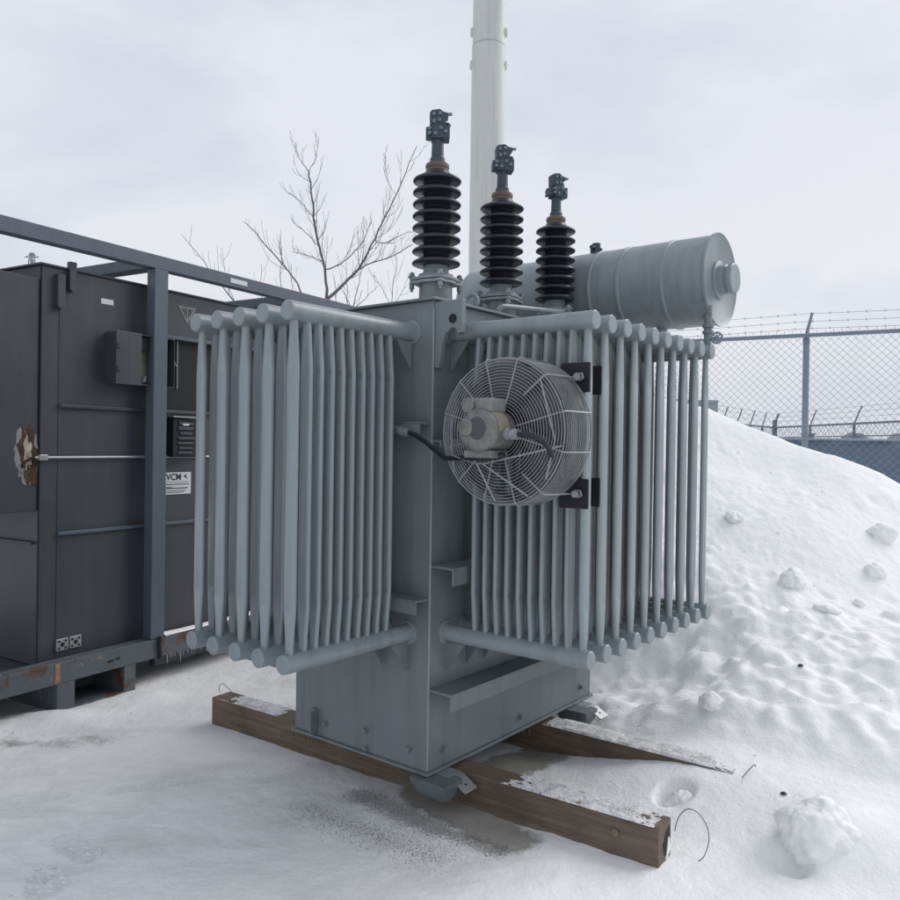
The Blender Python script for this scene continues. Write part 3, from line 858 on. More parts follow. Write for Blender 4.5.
chunk(2.80, 5.25, .075, (.8, .7), 17.2, 'lower snow chunk on the heap below the one at the photo edge', .5, .35)
chunk(2.55, 4.95, .045, (.8, .6), 19.2, 'flat little snow lump low on the heap', .9, .4)
chunk(2.28, 4.80, .07, (1.0, .45), 21.2, 'broad low snow slab just below the pointed chunk', .3, .4)
chunk(2.05, 5.75, .075, (.8, .6), 23.2, 'snow lump high on the heap beside the last radiator', .3, .4)
# a few stones of grit
for i, (x, y, s) in enumerate(((1.40, 3.30, .014), (1.86, 4.2, .016))):
    z = ground(x, y); m = MB().lathe([(s * .5, -s * .3), (s, 0), (s * .5, s * .4)], (x, y, z + s * .2), 7)
    tag(m.build('stone', 'rubber', None, 0), ['dark pebble on the snow right of the buried timber end', 'dark pebble partway up the snow heap'][i], 'stone')

# ------------------------------------------------------------------ DARK EQUIPMENT IN ITS SKID FRAME
y2 = .5284
K = empty('enclosed_transformer', None, (-2.18, 4.54, 0), pi / 2 - y2)   # local x along the front, local y away from it
tag(K, 'big dark grey steel tank in a blue grey skid frame with a rusted hole', 'transformer')
off = .12
tk = MB(); tk.box(-.08, 2.6, off, 1.25, .262, 2.538)
KT = tk.build('tank', 'dark', K, 0, .004)
# the throat box hanging off its left end
lb = MB().box(-1.35, -.084, off + .006, .95, 1.142, 2.462); KB = lb.build('throat_box', 'dark', K, 0, .006)
MB().box(-.0835, -.0795, off - .004, off + .008, .27, 2.53).build('corner_shadow_gap', 'void', KT, 0)  # dark strip painted in for the shadow line beside the throat box
MB().box(-.10, -.08, .16, 1.2, .95, .966).build('rib', 'dark', KT, 0, .003)
# top rim
MB().box(-.095, 2.62, off - .014, 1.26, 2.538, 2.550).build('rim', 'dark', KT, 0, .002)
# ribs on the front face
for z, x0, x1 in ((1.745, .03, 2.5), (1.005, .03, 2.5)):
    r = MB(); r.box(x0, x1, off - .022, off, z - .010, z + .010); r.build('rib', 'beam' if z < 1.5 else 'dark', KT, 0, .003)
MB().cyl((-.12, off - .02, 1.447), (2.4, off - .02, 1.447), .0085, 10).build('rod', 'galv', KT)
MB().box(-.10, -.05, off - .035, off - .004, 1.43, 1.464).build('rod_clamp', 'galv', KT, 0, .004)
# broad darker sheet edge
MB().box(.03, .036, off - .003, off, .30, 2.50).build('panel_seam', 'dark', KT, 0)
# lugs near the top left
for x0, x1, z0, z1 in ((.075, .118, 2.415, 2.585), (-.0, .048, 2.305, 2.50)):
    m = MB(); m.box(x0, x1, off - .032, off, z0 + .02, z1); m.cyl(((x0 + x1) / 2, off - .035, z0 + .02), ((x0 + x1) / 2, off, z0 + .02), (x1 - x0) / 2 + .002, 18)
    m.build('lug', 'dark', KT, 30, .002)
# small labels
MB().box(.302, .388, off - .003, off, 2.380, 2.412).build('label_plate', 'white', KT, 0)
lp = MB().box(.945, 1.025, off - .003, off, 2.045, 2.075).build('label_plate', 'white', KT, 0)
MB().prism([(.885, 2.462), (1.045, 2.462), (.965, 2.345)], 'xz', off - .003, off).build('warning_triangle', 'chalk', KT, 0)
MB().prism([(.915, 2.447), (.960, 2.447), (.960, 2.385)], 'xz', off - .0045, off - .003).prism([(.972, 2.447), (1.015, 2.447), (.972, 2.385)], 'xz', off - .0045, off - .003).build('triangle_mark', 'dark', KT, 0)
# control cabinet with its door open
cbx = MB(); d0 = off - .10
cbx.box(.335, .340, d0, off, 1.90, 2.212); cbx.box(.34, .78, d0, off, 2.207, 2.212); cbx.box(.34, .78, d0, off, 1.897, 1.902); cbx.box(.775, .78, d0, off, 1.902, 2.207)
CB = cbx.build('control_cabinet', 'dark', KT, 0, .001)
MB().box(.345, .77, off - .012, off - .004, 1.905, 2.14).build('cabinet_back', 'cream', CB, 0)
dr = MB().box(.330, .515, d0 - .010, d0 - .002, 1.893, 2.216).build('cabinet_door', 'dark', CB, 0, .003)
dl = MB().box(.53, .70, d0 + .02, d0 + .05, 2.12, 2.20).build('door_edge', 'void', CB, 0)
MB().prism([(.575, 1.925), (.64, 1.925), (.64, 2.02)], 'xz', d0 + .06, d0 + .063).build('danger_sticker', 'white', CB, 0)
for hz_ in (1.97, 2.11): MB().cyl((.345, d0 - .014, hz_), (.345, d0 - .014, hz_ + .03), .012, 10).build('hinge', 'dark', CB)
# bay right of the post, its recess shade done as a flat dark sheet
MB().box(.76, 1.95, off - .04, off, 2.225, 2.248).build('bay_canopy', 'beam', KT, 0, .002)
MB().box(.76, 1.9, off - .004, off - .001, 1.76, 2.22).build('bay_shade_sheet', 'void', KT, 0)  # near-black sheet in front of the face, standing in for recess shade
MB().box(.874, .879, off - .014, off - .006, 1.9, 2.22).tube([(.80, off - .02, 2.12), (.83, off - .02, 2.09), (.87, off - .02, 2.04)], .005, 6).build('conduit', 'galv', KT, 0)
MB().box(.80, .822, off - .008, off - .004, 2.055, 2.095).build('label_plate', 'white', KT, 0)
# black relay unit
ru = MB().box(.80, 1.005, off - .07, off - .002, 1.445, 1.70).build('relay_unit', 'void', KT, 0, .004)
rm = MB()
random.seed(3)
for i in range(7):
    z = 1.465 + i * .032
    rm.box(.835 + .02 * random.random(), .93 + .05 * random.random(), off - .078, off - .07, z, z + .014 + .008 * random.random())
rm.build('relay_modules', 'dark', ru, 0, .002)
MB().box(.875, .925, off - .08, off - .07, 1.655, 1.668).build('indicator_label', 'white', ru, 0)
MB().box(.79, 1.0, off - .085, off, 1.708, 1.716).build('relay_hood', 'galv', KT, 0)
# sign plate with lettering
sg = MB().box(.775, 1.012, off - .0045, off - .001, 1.195, 1.342).build('sign', 'white', KT, 0)
def text(s, size, loc, parent, bold=0.0, name='lettering'):
    cu = bpy.data.curves.new('lettering', 'FONT'); cu.body = s; cu.size = size; cu.extrude = .0006; cu.offset = bold
    t = bpy.data.objects.new('tmp', cu); COL.objects.link(t)
    dg = bpy.context.evaluated_depsgraph_get(); me = bpy.data.meshes.new_from_object(t.evaluated_get(dg))
    bpy.data.objects.remove(t); me.materials.clear(); me.materials.append(M['ink'])
    o = bpy.data.objects.new(name, me); COL.objects.link(o); o.parent = parent; o.location = loc; o.rotation_euler = (pi / 2, 0, 0); return o
text('VCM', .060, (.803, off - .0055, 1.291), sg, .0012)
ml = MB()
ml.prism([(.945, 1.312), (.975, 1.332), (.968, 1.315), (.985, 1.296), (.962, 1.308)], 'xz', off - .0062, off - .005)
random.seed(5)
for z, h, x0, x1 in ((1.278, .002, .79, .99), (1.262, .006, .79, .995), (1.244, .004, .79, .85), (1.236, .007, .79, .985), (1.219, .004, .80, .97), (1.208, .004, .80, .95)):
    x = x0
    while x < x1:
        w = random.uniform(.006, .018); ml.box(x, min(x + w, x1), off - .0062, off - .005, z - h / 2, z + h / 2); x += w + .004
ml.build('small_print', 'ink', sg, 0)
# two galvanised hinge plates low on the face
for x0 in (.028, .112):
    h = MB().box(x0, x0 + .076, off - .014, off, .322, .392).build('lock_plate', 'galv', KT, 0, .003)
    hm = MB()
    for dx in (.016, .058):
        for dz in (.015, .055): hm.cyl((x0 + dx, off - .014, .322 + dz), (x0 + dx, off - .0165, .322 + dz), .007, 10)
    hm.cyl((x0 + .038, off - .014, .357), (x0 + .038, off - .016, .357), .013, 12)
    hm.build('plate_hole', 'void', h)
# rust patch on the throat box
def blob(cx, cz, rx, rz, seed, amp=.25, n=90, tail=0):
    pts = []
    for k in range(n):
        a = 2 * pi * k / n
        r = 1 + amp * noise.noise(Vector((cos(a) * 1.6, sin(a) * 1.6, seed))) + amp * .6 * noise.noise(Vector((cos(a) * 5, sin(a) * 5, seed)))
        z = sin(a) * rz * r
        if tail and sin(a) < -.55: z -= tail * (-(sin(a)) - .55)
        pts.append((cx + cos(a) * rx * r, cz + z))
    return pts
yb = off + .006
MB().prism(blob(-.155, 1.455, .075, .155, 1.5, .3), 'xz', yb - .0015, yb + .01).build('chalky_edge', 'chalk', KB, 0)
MB().prism(blob(-.148, 1.452, .060, .140, 4.5, .55, tail=.09), 'xz', yb - .0030, yb + .01).build('rust_patch', 'rust', KB, 0)
MB().prism(blob(-.148, 1.475, .026, .088, 7.7, .6), 'xz', yb - .0045, yb + .01).build('bare_patch', 'primer', KB, 0)
MB().tube([(-.09, off - .012, 1.447), (-.125, off - .012, 1.447), (-.165, off - .002, 1.425), (-.175, off + .0, 1.40)], .008, 6).build('broken_rod', 'rust', KB)

# skid frame around it
def bm_(x0, x1, y0, y1, z0, z1, mat='beam', name='beam'): return MB().box(x0, x1, y0, y1, z0, z1).build(name, mat, K, 0, .004)
bm_(-2.6, 2.72, 0, .075, 2.642, 2.728, name='top_beam')
bm_(-2.6, 2.72, 1.38, 1.455, 2.642, 2.728, name='top_beam')
for x in (.60, 2.0):
    bm_(x, x + .10, .0755, 1.3795, 2.648, 2.722, name='cross_beam')
for x in (.60, 2.60):
    for y in (0.0, 1.38): bm_(x, x + .105, y, y + .075, .290, 2.6415, name='post')
for y in (0.0, 1.34): bm_(-2.6, 2.72, y, y + .10, .166, .286, 'rustbeam', name='bottom_rail')
bm_(-2.6, 2.72, .1005, 1.3395, .20, .258, 'dark', name='floor_frame')
MB().box(1.24, 1.40, -.003, 0, 2.668, 2.700).build('label_plate', 'white', K, 0)
# fork pocket
fp = MB(); fp.box(-.035, .075, .0, 1.4, .002, .165); fp.box(.408, .49, .0, 1.4, .002, .165); fp.box(.075, .408, .0, 1.4, -.02, .012)
fp.box(.075, .408, .3, 1.3, .013, .165)
fp.build('fork_pocket', 'rustbeam', K, 0, .003)
MB().box(-.05, -.02, -.003, -.0, .17, .285).build('primer_streak', mat_rustpatch('orange_primer', [(.4, (.25, .11, .06)), (.6, (.33, .20, .14))]), K, 0)
MB().box(.29, .33, -.002, .0, .215, .228).box(.345, .375, -.002, .0, .22, .232).build('rail_slots', 'void', K, 0)
MB().tube([(.665, -.012, .30), (.655, -.015, .25), (.668, -.012, .20), (.66, -.01, .16)], .012, 6).build('latch', 'void', K)
# a snow ledge and lower skirt past the post
bm_(.72, 2.70, .105, .16, .08, .165, 'dark', name='skirt')
sl = MB(); vs = []; fs = []
for i in range(90):
    x = .72 + 2.0 * i / 89
    for j in range(5):
        y = .0 + .095 * j / 4; vs.append((x, y, .2875 + .016 * sin(pi * (j + .5) / 5) * (1 + .4 * noise.noise(Vector((x * 9, y * 9, 0))))))
for i in range(89):
    for j in range(4): fs.append((i * 5 + j, i * 5 + j + 1, i * 5 + j + 6, i * 5 + j + 5))
sl.add(vs, fs); sl.build('snow_ledge', 'snow', K, 80)
# icicles under the rail, right of the post
KM = Matrix.Translation((-2.18, 4.54, 0)) @ Matrix.Rotation(pi / 2 - y2, 4, 'Z')
random.seed(11)
for i in range(26):
    x = .75 + i * .022 + random.uniform(-.006, .006); h = random.choice((.03, .045, .06, .085)) * random.uniform(.7, 1.1)
    p = KM @ Vector((x, .02, .166))
    o = MB().lathe([(.0048, 0), (.0036, -h * .4), (.0018, -h * .8), (.0003, -h)], (0, 0, 0), 7).build('icicle', 'icicle'); o.location = p
    tag(o, 'thin icicle hanging from the bottom rail beside the post', 'icicle', 'icicles under the skid frame rail')
# snow lip drifted against the skid
# ------------------------------------------------------------------ tall pole
P_ = MB(); pc = (.612, 15.0)
rs = [(.315, -.2), (.312, 8.985), (.300, 8.99), (.300, 9.0), (.3, 14), (.3, 16)]
P_.lathe(rs, (pc[0], pc[1], 0), 64)
po = empty('pole', None, (0, 0, 0)); tag(po, 'tall thick pale grey steel pole rising out of the frame behind the transformer', 'pole')
P_.build('shaft', 'pole', po, 30)
MB().torus((pc[0], pc[1], 8.985), .308, .007, 'z', 64, 6).build('joint_ring', 'tower', po)
for z in (8.66, 9.27):
    for s in (0, 1):
        for a in (radians(8), radians(172)):
            if s: a = -a - pi / 2 if False else a + pi
            m = MB(); c, d = cos(a), sin(a)
            m.tube([(pc[0] + .28 * c, pc[1] + .28 * d, z), (pc[0] + .345 * c, pc[1] + .345 * d, z)], [.075, .06], 14)
            m.build('step_boss', 'pole', po)

# ------------------------------------------------------------------ trees
def catm(P, n=5):
    out = []
    for i in range(len(P) - 1):
        p0, p1, p2, p3 = P[max(i - 1, 0)], P[i], P[i + 1], P[min(i + 2, len(P) - 1)]
        for k in range(n):
            t = k / n; out.append(.5 * ((2 * p1) + (p2 - p0) * t + (2 * p0 - 5 * p1 + 4 * p2 - p3) * t * t + (-p0 + 3 * p1 - 3 * p2 + p3) * t ** 3))
    out.append(P[-1]); return out
def limb(m, pts, r0, r1, rnd, depth, twig=.5, jitter=.012):
    pts = catm([Vector(p) for p in pts], 5)
    pts = [p + Vector((rnd.uniform(-1, 1), rnd.uniform(-1, 1), 0)) * jitter for p in pts]
    n = len(pts); r0 *= .64; rr = [r0 + (r1 - r0) * (i / (n - 1)) ** .8 for i in range(n)]
    m.tube(pts, rr, 6 if r0 > .02 else 4)
    if depth <= 0: return
    L = sum((pts[i + 1] - pts[i]).length for i in range(n - 1))
    cnt = max(2, int(L / twig * (1.0 if depth > 1 else 1.0)))
    for c in range(cnt):
        f = .22 + .74 * (c + rnd.random() * .7) / cnt; i = min(n - 2, int(f * (n - 1)))
        d = (pts[i + 1] - pts[i]).normalized()
        side = Vector((rnd.uniform(-1, 1), rnd.uniform(-.8, .8), rnd.uniform(-.1, .5))); side = (side - d * side.dot(d)).normalized()
        ang = rnd.uniform(.35, .7); dd = (d * cos(ang) + side * sin(ang)).normalized()
        ln = min(L * .42, rnd.uniform(.25, .8) * (1 - .5 * f) * (1.4 if depth > 1 else .9))
        p = pts[i]; q = p + dd * ln * .5; e = q + (dd + Vector((0, 0, 1.0))).normalized() * ln * .55
        rb = min(rr[i] * .6, .012)
        limb(m, [p, q, e], max(rb, .0045), .0022, rnd, depth - 1, .22, .006)
def at(x, y, Y):   # picture-plane sketch coordinates turned into metres at depth Y
    f = 800.1; p = -.0059; r = .0147
    a, b = (x - 450) / f, -(y - 450) / f
    dx = a * cos(r) - b * sin(r); dz_ = a * sin(r) + b * cos(r)
    return Vector((dx * Y, Y, 1.55 + (dz_ + p) * Y))
def tree(label, base, limbs, seed, depth=2):
    rnd = random.Random(seed)
    t = empty('bare_tree', None, (base[0], base[1], 0)); tag(t, label, 'tree', 'bare trees behind the tanks')
    tr = MB(); br_ = MB(); o = Vector((base[0], base[1], 0))
    for i, (pts, r0, r1) in enumerate(limbs):
        P = [Vector(p) - o for p in pts]
        if i == 0: limb(tr, P, r0, r1, rnd, 0)
        else: limb(br_, P, r0, r1, rnd, depth, .17)
    tr.build('trunk', 'bark', t, 60); br_.build('branches', 'bark', t, 60)
Y = 14.0
J = at(327, 300, Y)
tree('tallest bare tree, its forked crown just left of the tallest bushing', (J.x - .05, Y),
     [([(J.x - .05, Y, -.1), (J.x - .03, Y + .05, 2.0), J], .085, .06),
      ([J, at(325, 268, Y), at(316, 235, Y + .1), at(313, 205, Y), at(309, 172, Y - .1)], .045, .014),
      ([at(309, 172, Y - .1), at(299, 158, Y - .1), at(296, 143, Y - .1)], .014, .004),
      ([at(309, 172, Y - .1), at(316, 158, Y - .2), at(319, 137, Y - .2)], .013, .004),
      ([J, at(345, 283, Y - .1), at(362, 264, Y - .2), at(378, 232, Y - .2), at(396, 195, Y - .3), at(417, 146, Y - .3)], .048, .005),
      ([at(355, 272, Y - .1), at(372, 263, Y - .3), at(392, 257, Y - .5), at(412, 245, Y - .7)], .022, .007),
      ([at(374, 240, Y - .2), at(385, 243, Y + .2), at(410, 231, Y + .4)], .014, .004),
      ([at(326, 270, Y), at(344, 262, Y + .3), at(362, 243, Y + .4), at(372, 220, Y + .4)], .020, .006),
      ([at(324, 262, Y), at(306, 255, Y + .2), at(292, 252, Y + .3)], .014, .004),
      ([at(322, 250, Y), at(303, 230, Y - .2), at(297, 226, Y - .2)], .012, .004),
      ([at(316, 222, Y), at(303, 205, Y + .1), at(289, 193, Y + .1)], .012, .004),
      ([at(396, 195, Y - .3), at(386, 178, Y - .2), at(384, 158, Y - .2)], .008, .003)], 21)
Jb = at(308, 306, 13)
tree('thin bare tree leaning left behind the frame beam', (Jb.x + .3, 13),
     [([(Jb.x + .3, 13, -.1), (Jb.x + .2, 13, 2.2), Jb], .05, .03),
      ([Jb, at(293, 277, 13), at(268, 248, 13), at(257, 234, 13.1), at(244, 222, 13.2)], .026, .004),
      ([at(286, 268, 13), at(281, 255, 13.1), at(279, 240, 13)], .008, .003)], 5, 1)
for i, (x, y, dx) in enumerate(((281, 238, 0), (291, 263, 3), (262, 265, -3), (346, 262, 2), (334, 275, 4))):
    b0 = at(x + 2, 312, 13.5)
    tree(['straight bare shoot left of the forked tree', 'short bare shoot close beside the straight one', 'low bare shoot rising over the frame beam, between the leaning tree and the sapling', 'bare shoot right of the forked trunk', 'stub of bare shoot at the forked trunk foot'][i], (b0.x, 13.5),
         [([(b0.x, 13.5, -.1), (b0.x, 13.5, 2), b0], .02, .012), ([b0, at(x + dx / 2, (y + 312) / 2, 13.5), at(x, y, 13.5)], .011, .003)], 40 + i, 1)
Jc = at(240, 310, 12)
tree('sparse bare sapling seen above the dark tank', (Jc.x + .2, 12),
     [([(Jc.x + .2, 12, -.1), (Jc.x + .1, 12, 2.2), Jc], .035, .02),
      ([Jc, at(222, 285, 12), at(205, 263, 12), at(183, 235, 12.1)], .018, .003),
      ([at(238, 308, 12), at(228, 285, 12.1), at(222, 248, 12)], .011, .003)], 9, 1)
Jd = at(392, 310, 16)
tree('fine twiggy sapling directly left of the tallest bushing', (Jd.x, 16),
     [([(Jd.x, 16, -.1), (Jd.x, 16, 2.4), Jd], .03, .016),
      ([Jd, at(393, 285, 16), at(397, 262, 16), at(395, 250, 16)], .014, .003),
      ([Jd, at(383, 290, 16), at(375, 276, 16.2)], .010, .003),
      ([Jd, at(402, 292, 16), at(408, 276, 16.2)], .010, .003)], 13, 1)
Je = at(352, 312, 12.5)
tree('short bare bush poking above the lid edge', (Je.x, 12.5),
     [([(Je.x, 12.5, -.1), (Je.x, 12.5, 2.3), Je], .035, .02),
      ([Je, at(357, 292, 12.5), at(362, 272, 12.5)], .016, .004),
      ([Je, at(345, 295, 12.6), at(338, 284, 12.6)], .012, .003),
      ([Je, at(368, 296, 12.4), at(378, 286, 12.4)], .012, .003)], 17, 1)

# ------------------------------------------------------------------ near chain link fence
FD = Vector((-.874, .487, 0)); FQ = Vector((3.318, 7.50, 0))
ang = math.atan2(FD.y, FD.x)
FN = empty('chain_link_fence', None, FQ, ang); tag(FN, 'chain link fence with three barbed wires behind the snow heap', 'fence')
x0f, x1f = -5.0, 7.0
ZT = 2.628
MB().cyl((x0f, 0, ZT), (x1f, 0, ZT), .019, 12).build('top_rail', 'fence', FN)
for xp in (-3.1, 0.0, 3.1, 6.2):
    MB().cyl((xp, -.05, -.1), (xp, -.05, ZT - .035), .029, 16).lathe([(.033, ZT - .06), (.033, ZT - .03), (.02, ZT + .0)], (xp, -.05, 0), 14).build('post', 'fence', FN)
    # arm leans along and out
    MB().tube([(xp, -.05, ZT - .02), (xp - .01, -.03, ZT + .05), (xp - .05, .22 * 0 - .01, ZT + .21)], [.018, .015, .012], 8).build('barb_arm', 'fence', FN)
mesh = MB(); pit = .0350; zlo, zhi = .9, ZT + .02
hgt = zhi - zlo
k0 = int((x0f - hgt) / (2 * pit)); k1 = int((x1f + hgt) / (2 * pit))
for k in range(k0, k1 + 1):
    xb = k * 2 * pit
    for s in (1, -1):
        a_, b_ = (xb, zlo), (xb + s * hgt, zhi)
        xa, xc = sorted((a_[0], b_[0]))
        if xc < x0f or xa > x1f: continue
        mesh.tube([(a_[0], .026 + .002 * s, a_[1]), (b_[0], .026 + .002 * s, b_[1])], .0018, 3, False)
k = x0f
while k < x1f: mesh.cyl((k, .026, ZT), (k + .006, .026, ZT + .045), .0018, 4); k += pit * 2
mesh.build('chain_link_mesh', 'fence', FN, 0)
for i, (yy, zz) in enumerate(((-.045, ZT + .07), (-.03, ZT + .135), (-.015, ZT + .205))):
    m = MB(); pts = []
    for j in range(int((x1f - x0f) / .15) + 1):
        x = x0f + j * .15; u_ = ((x % 3.1) / 3.1); pts.append((x, yy, zz - .02 * 4 * u_ * (1 - u_)))
    m.tube(pts, .0018, 4)
    for p in pts:
        m.cyl((p[0] - .008, yy - .012, p[2] - .012), (p[0] + .008, yy + .012, p[2] + .012), .0018, 3)
        m.cyl((p[0] + .006, yy + .012, p[2] - .012), (p[0] - .006, yy - .012, p[2] + .012), .0018, 3)
    m.build('barbed_wire', 'fence', FN, 0)

# ------------------------------------------------------------------ far fence, blue screen, kiosk, brush, pylon
def far_fence(p, q, ztop, label, n, lean, first=True):
    p = Vector(p); q = Vector(q); d = q - p; L = d.length
    E_ = empty('perimeter_fence', None, p, math.atan2(d.y, d.x)); tag(E_, label, 'fence', 'distant perimeter fences')
    MB().cyl((0, 0, ztop), (L, 0, ztop), .024, 8).build('top_rail', 'farfence', E_)
    MB().cyl((0, 0, ztop - .28), (L, 0, ztop - .28), .014, 6).build('lower_rail', 'farfence', E_)
    for i in range(n):
        x = L * (i + .0) / max(1, n - 1)
        MB().cyl((x, 0, 0), (x, 0, ztop), .032, 8).build('post', 'farfence', E_)
        MB().cyl((x, 0, ztop), (x + lean, 0, ztop + .38), .018, 6).build('barb_arm', 'farfence', E_)
    m = MB(); k = -ztop
    while k < L:
        m.tube([(max(k, 0), .05, max(0, -k)), (min(k + ztop, L), .05, min(ztop, L - k))], .004, 3, False)
        m.tube([(max(k, 0), .052, min(ztop, ztop + k)), (min(k + ztop, L), .052, max(0, ztop - (L - k)))], .004, 3, False)
        k += .16
    m.build('chain_link_mesh', 'farfence', E_, 0)
    bw = MB()
    for j in (.15, .27, .38): bw.cyl((lean * j / .38, 0, ztop + j), (L + lean * j / .38, 0, ztop + j), .0035, 4)
    bw.build('barbed_wire', 'farfence', E_)
far_fence((8.9, 22, 0), (9.35, 12, 0), 2.17, 'distant fence with leaning barbed arms running toward the blue screen', 6, .3)
far_fence((8.9, 22.05, 0), (3.0, 14.03, 0), 2.17, 'distant fence left of its corner post, low behind the snow crest', 10, -.42)
MB().cyl((8.9, 21.95, 0), (8.9, 21.95, 2.38), .06, 10).build('corner_post', 'farfence', bpy.data.objects['perimeter_fence'], loc=None)
cp = bpy.data.objects['corner_post']; cp.matrix_parent_inverse = Matrix.Identity(4)
cp.parent = None
tag(cp, 'thick corner post where the two distant fences meet', 'post')
# blue screen: cloth with folds
vs = []; fs = []; nxs, nzs = 160, 10
for i in range(nxs + 1):
    for j in range(nzs + 1):
        x = 4.45 + 12 * i / nxs; z = 1.70 * j / nzs
        vs.append((x, 11.0 + .03 * sin(x * 7.1) + .08 * noise.noise(Vector((x * 1.2, z, 0))), z + (.02 * noise.noise(Vector((x * .8, 0, 2))) if j == nzs else 0)))
for i in range(nxs):
    for j in range(nzs):
        a = i * (nzs + 1) + j; fs.append((a, a + nzs + 1, a + nzs + 2, a + 1))
m = MB(); m.add(vs, fs); o = m.build('privacy_screen', 'screen', None, 80)
s_ = o.modifiers.new('thickness', 'SOLIDIFY'); s_.thickness = .01
tag(o, 'blue cloth privacy screen along the distant fence at the right', 'screen')
MB().cyl((4.45, 10.93, 1.705), (16.4, 10.93, 1.705), .016, 8).build('screen_rail', 'fence', o)
k_ = empty('utility_cabinet', None, (3.80, 12.0, 0)); tag(k_, 'small grey green cabinet top showing over the snow crest beside the last radiator', 'cabinet')
MB().box(-.35, .21, 0, .5, 0, 2.23).build('body', 'kiosk', k_, 0, .01); MB().box(-.352, .212, -.002, .502, 2.232, 2.285).build('roof', 'kiosk', k_, 0, .008)
MB().box(-.30, .16, -.006, -.001, .2, 2.1).build('door', 'kiosk', k_, 0, .004)
b_ = empty('utility_box', None, (10.0, 22.4, 0)); tag(b_, 'small grey box sticking up over the blue screen by the fence post', 'box')
MB().box(-.02, .20, 0, .3, 0, 2.0).build('body', 'farfence', b_, 0, .01); MB().box(-.04, .22, -.02, .32, 2.002, 2.03).build('lid', 'farfence', b_, 0)
def brush(x0, x1, Y, h, label, seed):
    m = MB(); vs = []; fs = []; n = int((x1 - x0) / .25); c = 14
    for i in range(n + 1):
        x = x0 + (x1 - x0) * i / n; e = min(1, min(i, n - i) / 6)
        hh = h * (.86 + .16 * noise.noise(Vector((x * .5, seed, 0))) + .12 * noise.noise(Vector((x * .9, seed, 0)))) * e ** .5
        for j in range(c):
            a = pi * j / (c - 1); r = 1 + .2 * noise.noise(Vector((x * 1.3, j * .7, seed)))
            vs.append((x, Y - 1.6 * cos(a) * r, max(-.1, hh * sin(a) * r)))
    for i in range(n):
        for j in range(c - 1): q = i * c + j; fs.append((q, q + 1, q + c + 1, q + c))
    m.add(vs, fs); o = m.build('distant_brush', 'hedge', None, 80); tag(o, label, 'brush', kind='stuff')
brush(12.3, 26, 28, 2.3, 'low dark line of brush and lumps beyond the blue screen', 2.0)
brush(23, 60, 60, 2.6, 'hazy strip of far brush near the horizon', 6.0)

PY = empty('transmission_tower', None, (-78.8, 150, 0)); tag(PY, 'tiny lattice power tower on the horizon above the dark tank', 'tower')
m = MB(); ztop = 36.4
def hw_(z): return .25 + (ztop - z) * .085
lv = [8, 14, 19, 23, 26.5, 29.5, 32, 34, ztop]
for sx, sy in ((1, 1), (1, -1), (-1, 1), (-1, -1)):
    m.tube([(sx * hw_(0), sy * hw_(0), 0), (sx * hw_(ztop), sy * hw_(ztop), ztop)], .10, 4)
for a_, b_2 in zip(lv, lv[1:]):
    for s in (1, -1):
        m.tube([(-hw_(a_), s * hw_(a_), a_), (hw_(b_2), s * hw_(b_2), b_2)], .06, 3); m.tube([(hw_(a_), s * hw_(a_), a_), (-hw_(b_2), s * hw_(b_2), b_2)], .06, 3)
        m.tube([(-hw_(b_2), s * hw_(b_2), b_2), (hw_(b_2), s * hw_(b_2), b_2)], .06, 3)
m.build('lattice', 'tower', PY, 0)
m = MB()
for z, l in ((35.6, 1.3), (32.5, 1.9)):
    m.tube([(-l, 0, z), (l, 0, z)], .09, 4); m.tube([(-l, 0, z), (0, 0, z + .7)], .06, 3); m.tube([(l, 0, z), (0, 0, z + .7)], .06, 3)
m.build('cross_arm', 'tower', PY, 0)

# ------------------------------------------------------------------ world, sun, camera
w = bpy.data.worlds.new('World'); SC.world = w; w.use_nodes = True
nt = w.node_tree; nt.nodes.clear()
out = nt.nodes.new('ShaderNodeOutputWorld'); bg = nt.nodes.new('ShaderNodeBackground'); nt.links.new(bg.outputs[0], out.inputs[0])
sky = nt.nodes.new('ShaderNodeTexSky'); sky.sky_type = 'NISHITA'; sky.sun_disc = False
SUN_EL, SUN_AZ = radians(38), radians(62)
sky.sun_elevation = SUN_EL; sky.sun_rotation = SUN_AZ; sky.air_density = 1.0; sky.dust_density = 2.0
tc = nt.nodes.new('ShaderNodeTexCoord'); mp = nt.nodes.new('ShaderNodeMapping'); mp.inputs['Scale'].default_value = (1, 1, 2.2)
nt.links.new(tc.outputs['Generated'], mp.inputs[0])
c1 = noise_tex(nt, 1.6, 5, .5, mp.outputs[0], .5); c2 = noise_tex(nt, 4.0, 6, .55, mp.outputs[0], .3)
cf = mth(nt, 'ADD', mth(nt, 'MULTIPLY', c1.outputs[0], .7), mth(nt, 'MULTIPLY', c2.outputs[0], .3))
cl = ramp(nt, cf, [(.38, (.53, .58, .69)), (.48, (.63, .665, .76)), (.58, (.77, .785, .84))])
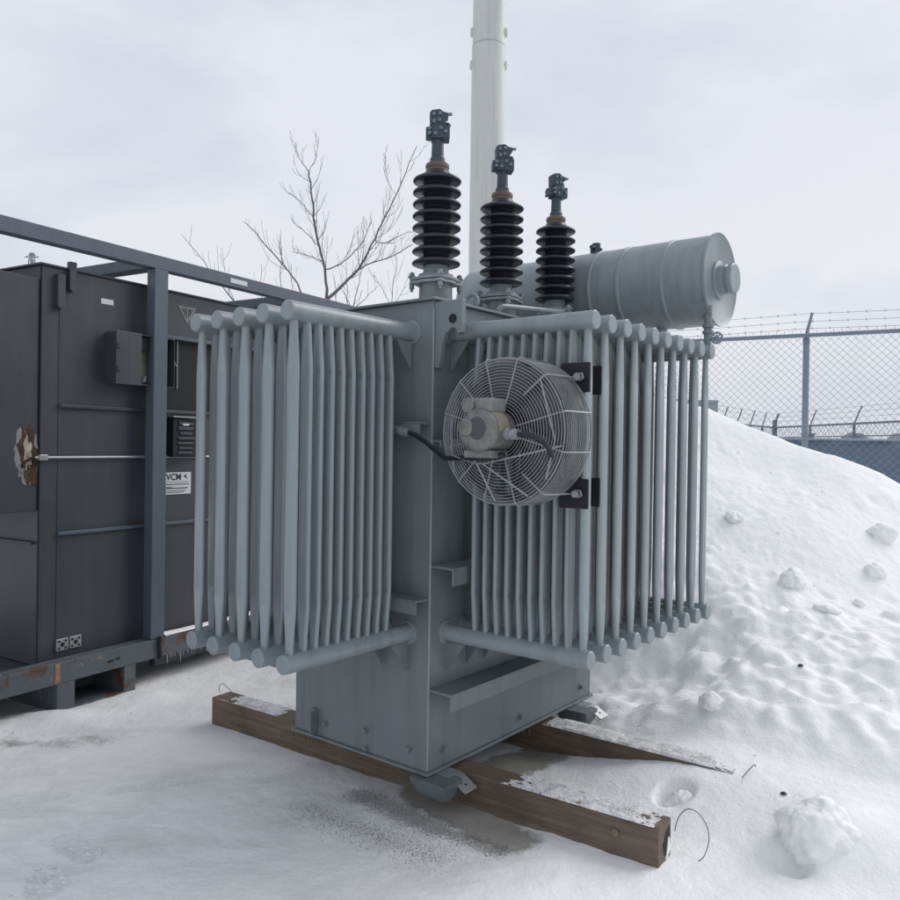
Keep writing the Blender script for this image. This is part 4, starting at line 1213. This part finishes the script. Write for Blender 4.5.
sep = nt.nodes.new('ShaderNodeSeparateXYZ'); nt.links.new(tc.outputs['Generated'], sep.inputs[0])
hz = ramp(nt, sep.outputs[2], [(0.0, (.76, .76, .77)), (.10, (.74, .74, .765)), (.32, (.68, .70, .765)), (.7, (.66, .69, .76))])
cmix = mixc(nt, .35, cl.outputs[0], hz.outputs[0])
sc10 = nt.nodes.new('ShaderNodeVectorMath'); sc10.operation = 'SCALE'; sc10.inputs['Scale'].default_value = 8.7
nt.links.new(cmix, sc10.inputs[0])
fin = mixc(nt, .96, sky.outputs[0], sc10.outputs[0])
nt.links.new(fin, bg.inputs[0]); bg.inputs[1].default_value = .1
sd = bpy.data.lights.new('sun', 'SUN'); sd.energy = 1.3; sd.angle = radians(40); sd.color = (1, .97, .93)
so = bpy.data.objects.new('sun', sd); COL.objects.link(so)
dirv = Vector((sin(SUN_AZ) * cos(SUN_EL), cos(SUN_AZ) * cos(SUN_EL), sin(SUN_EL)))
so.rotation_euler = dirv.to_track_quat('Z', 'Y').to_euler(); so.location = (5, 5, 12)

cam = bpy.data.cameras.new('camera'); co = bpy.data.objects.new('camera', cam); COL.objects.link(co)
cam.sensor_width = 36; cam.sensor_fit = 'HORIZONTAL'; cam.lens = 800.1 / 900 * 36; cam.clip_start = .05; cam.clip_end = 3000
p, r = -.0059, .0147
Fv = Vector((0, cos(p), sin(p))); U0 = Vector((0, -sin(p), cos(p))); R0 = Vector((1, 0, 0))
Rv = R0 * cos(r) + U0 * sin(r); Uv = U0 * cos(r) - R0 * sin(r)
mw = Matrix(((Rv.x, Uv.x, -Fv.x, 0), (Rv.y, Uv.y, -Fv.y, 0), (Rv.z, Uv.z, -Fv.z, 1.55), (0, 0, 0, 1)))
co.matrix_world = mw
SC.camera = co
SC.render.engine = 'CYCLES'; SC.cycles.use_denoising = True; SC.cycles.max_bounces = 8
SC.view_settings.view_transform = 'Standard'; SC.view_settings.look = 'None'; SC.view_settings.exposure = .32; SC.view_settings.gamma = 1
SC.view_settings.use_curve_mapping = False
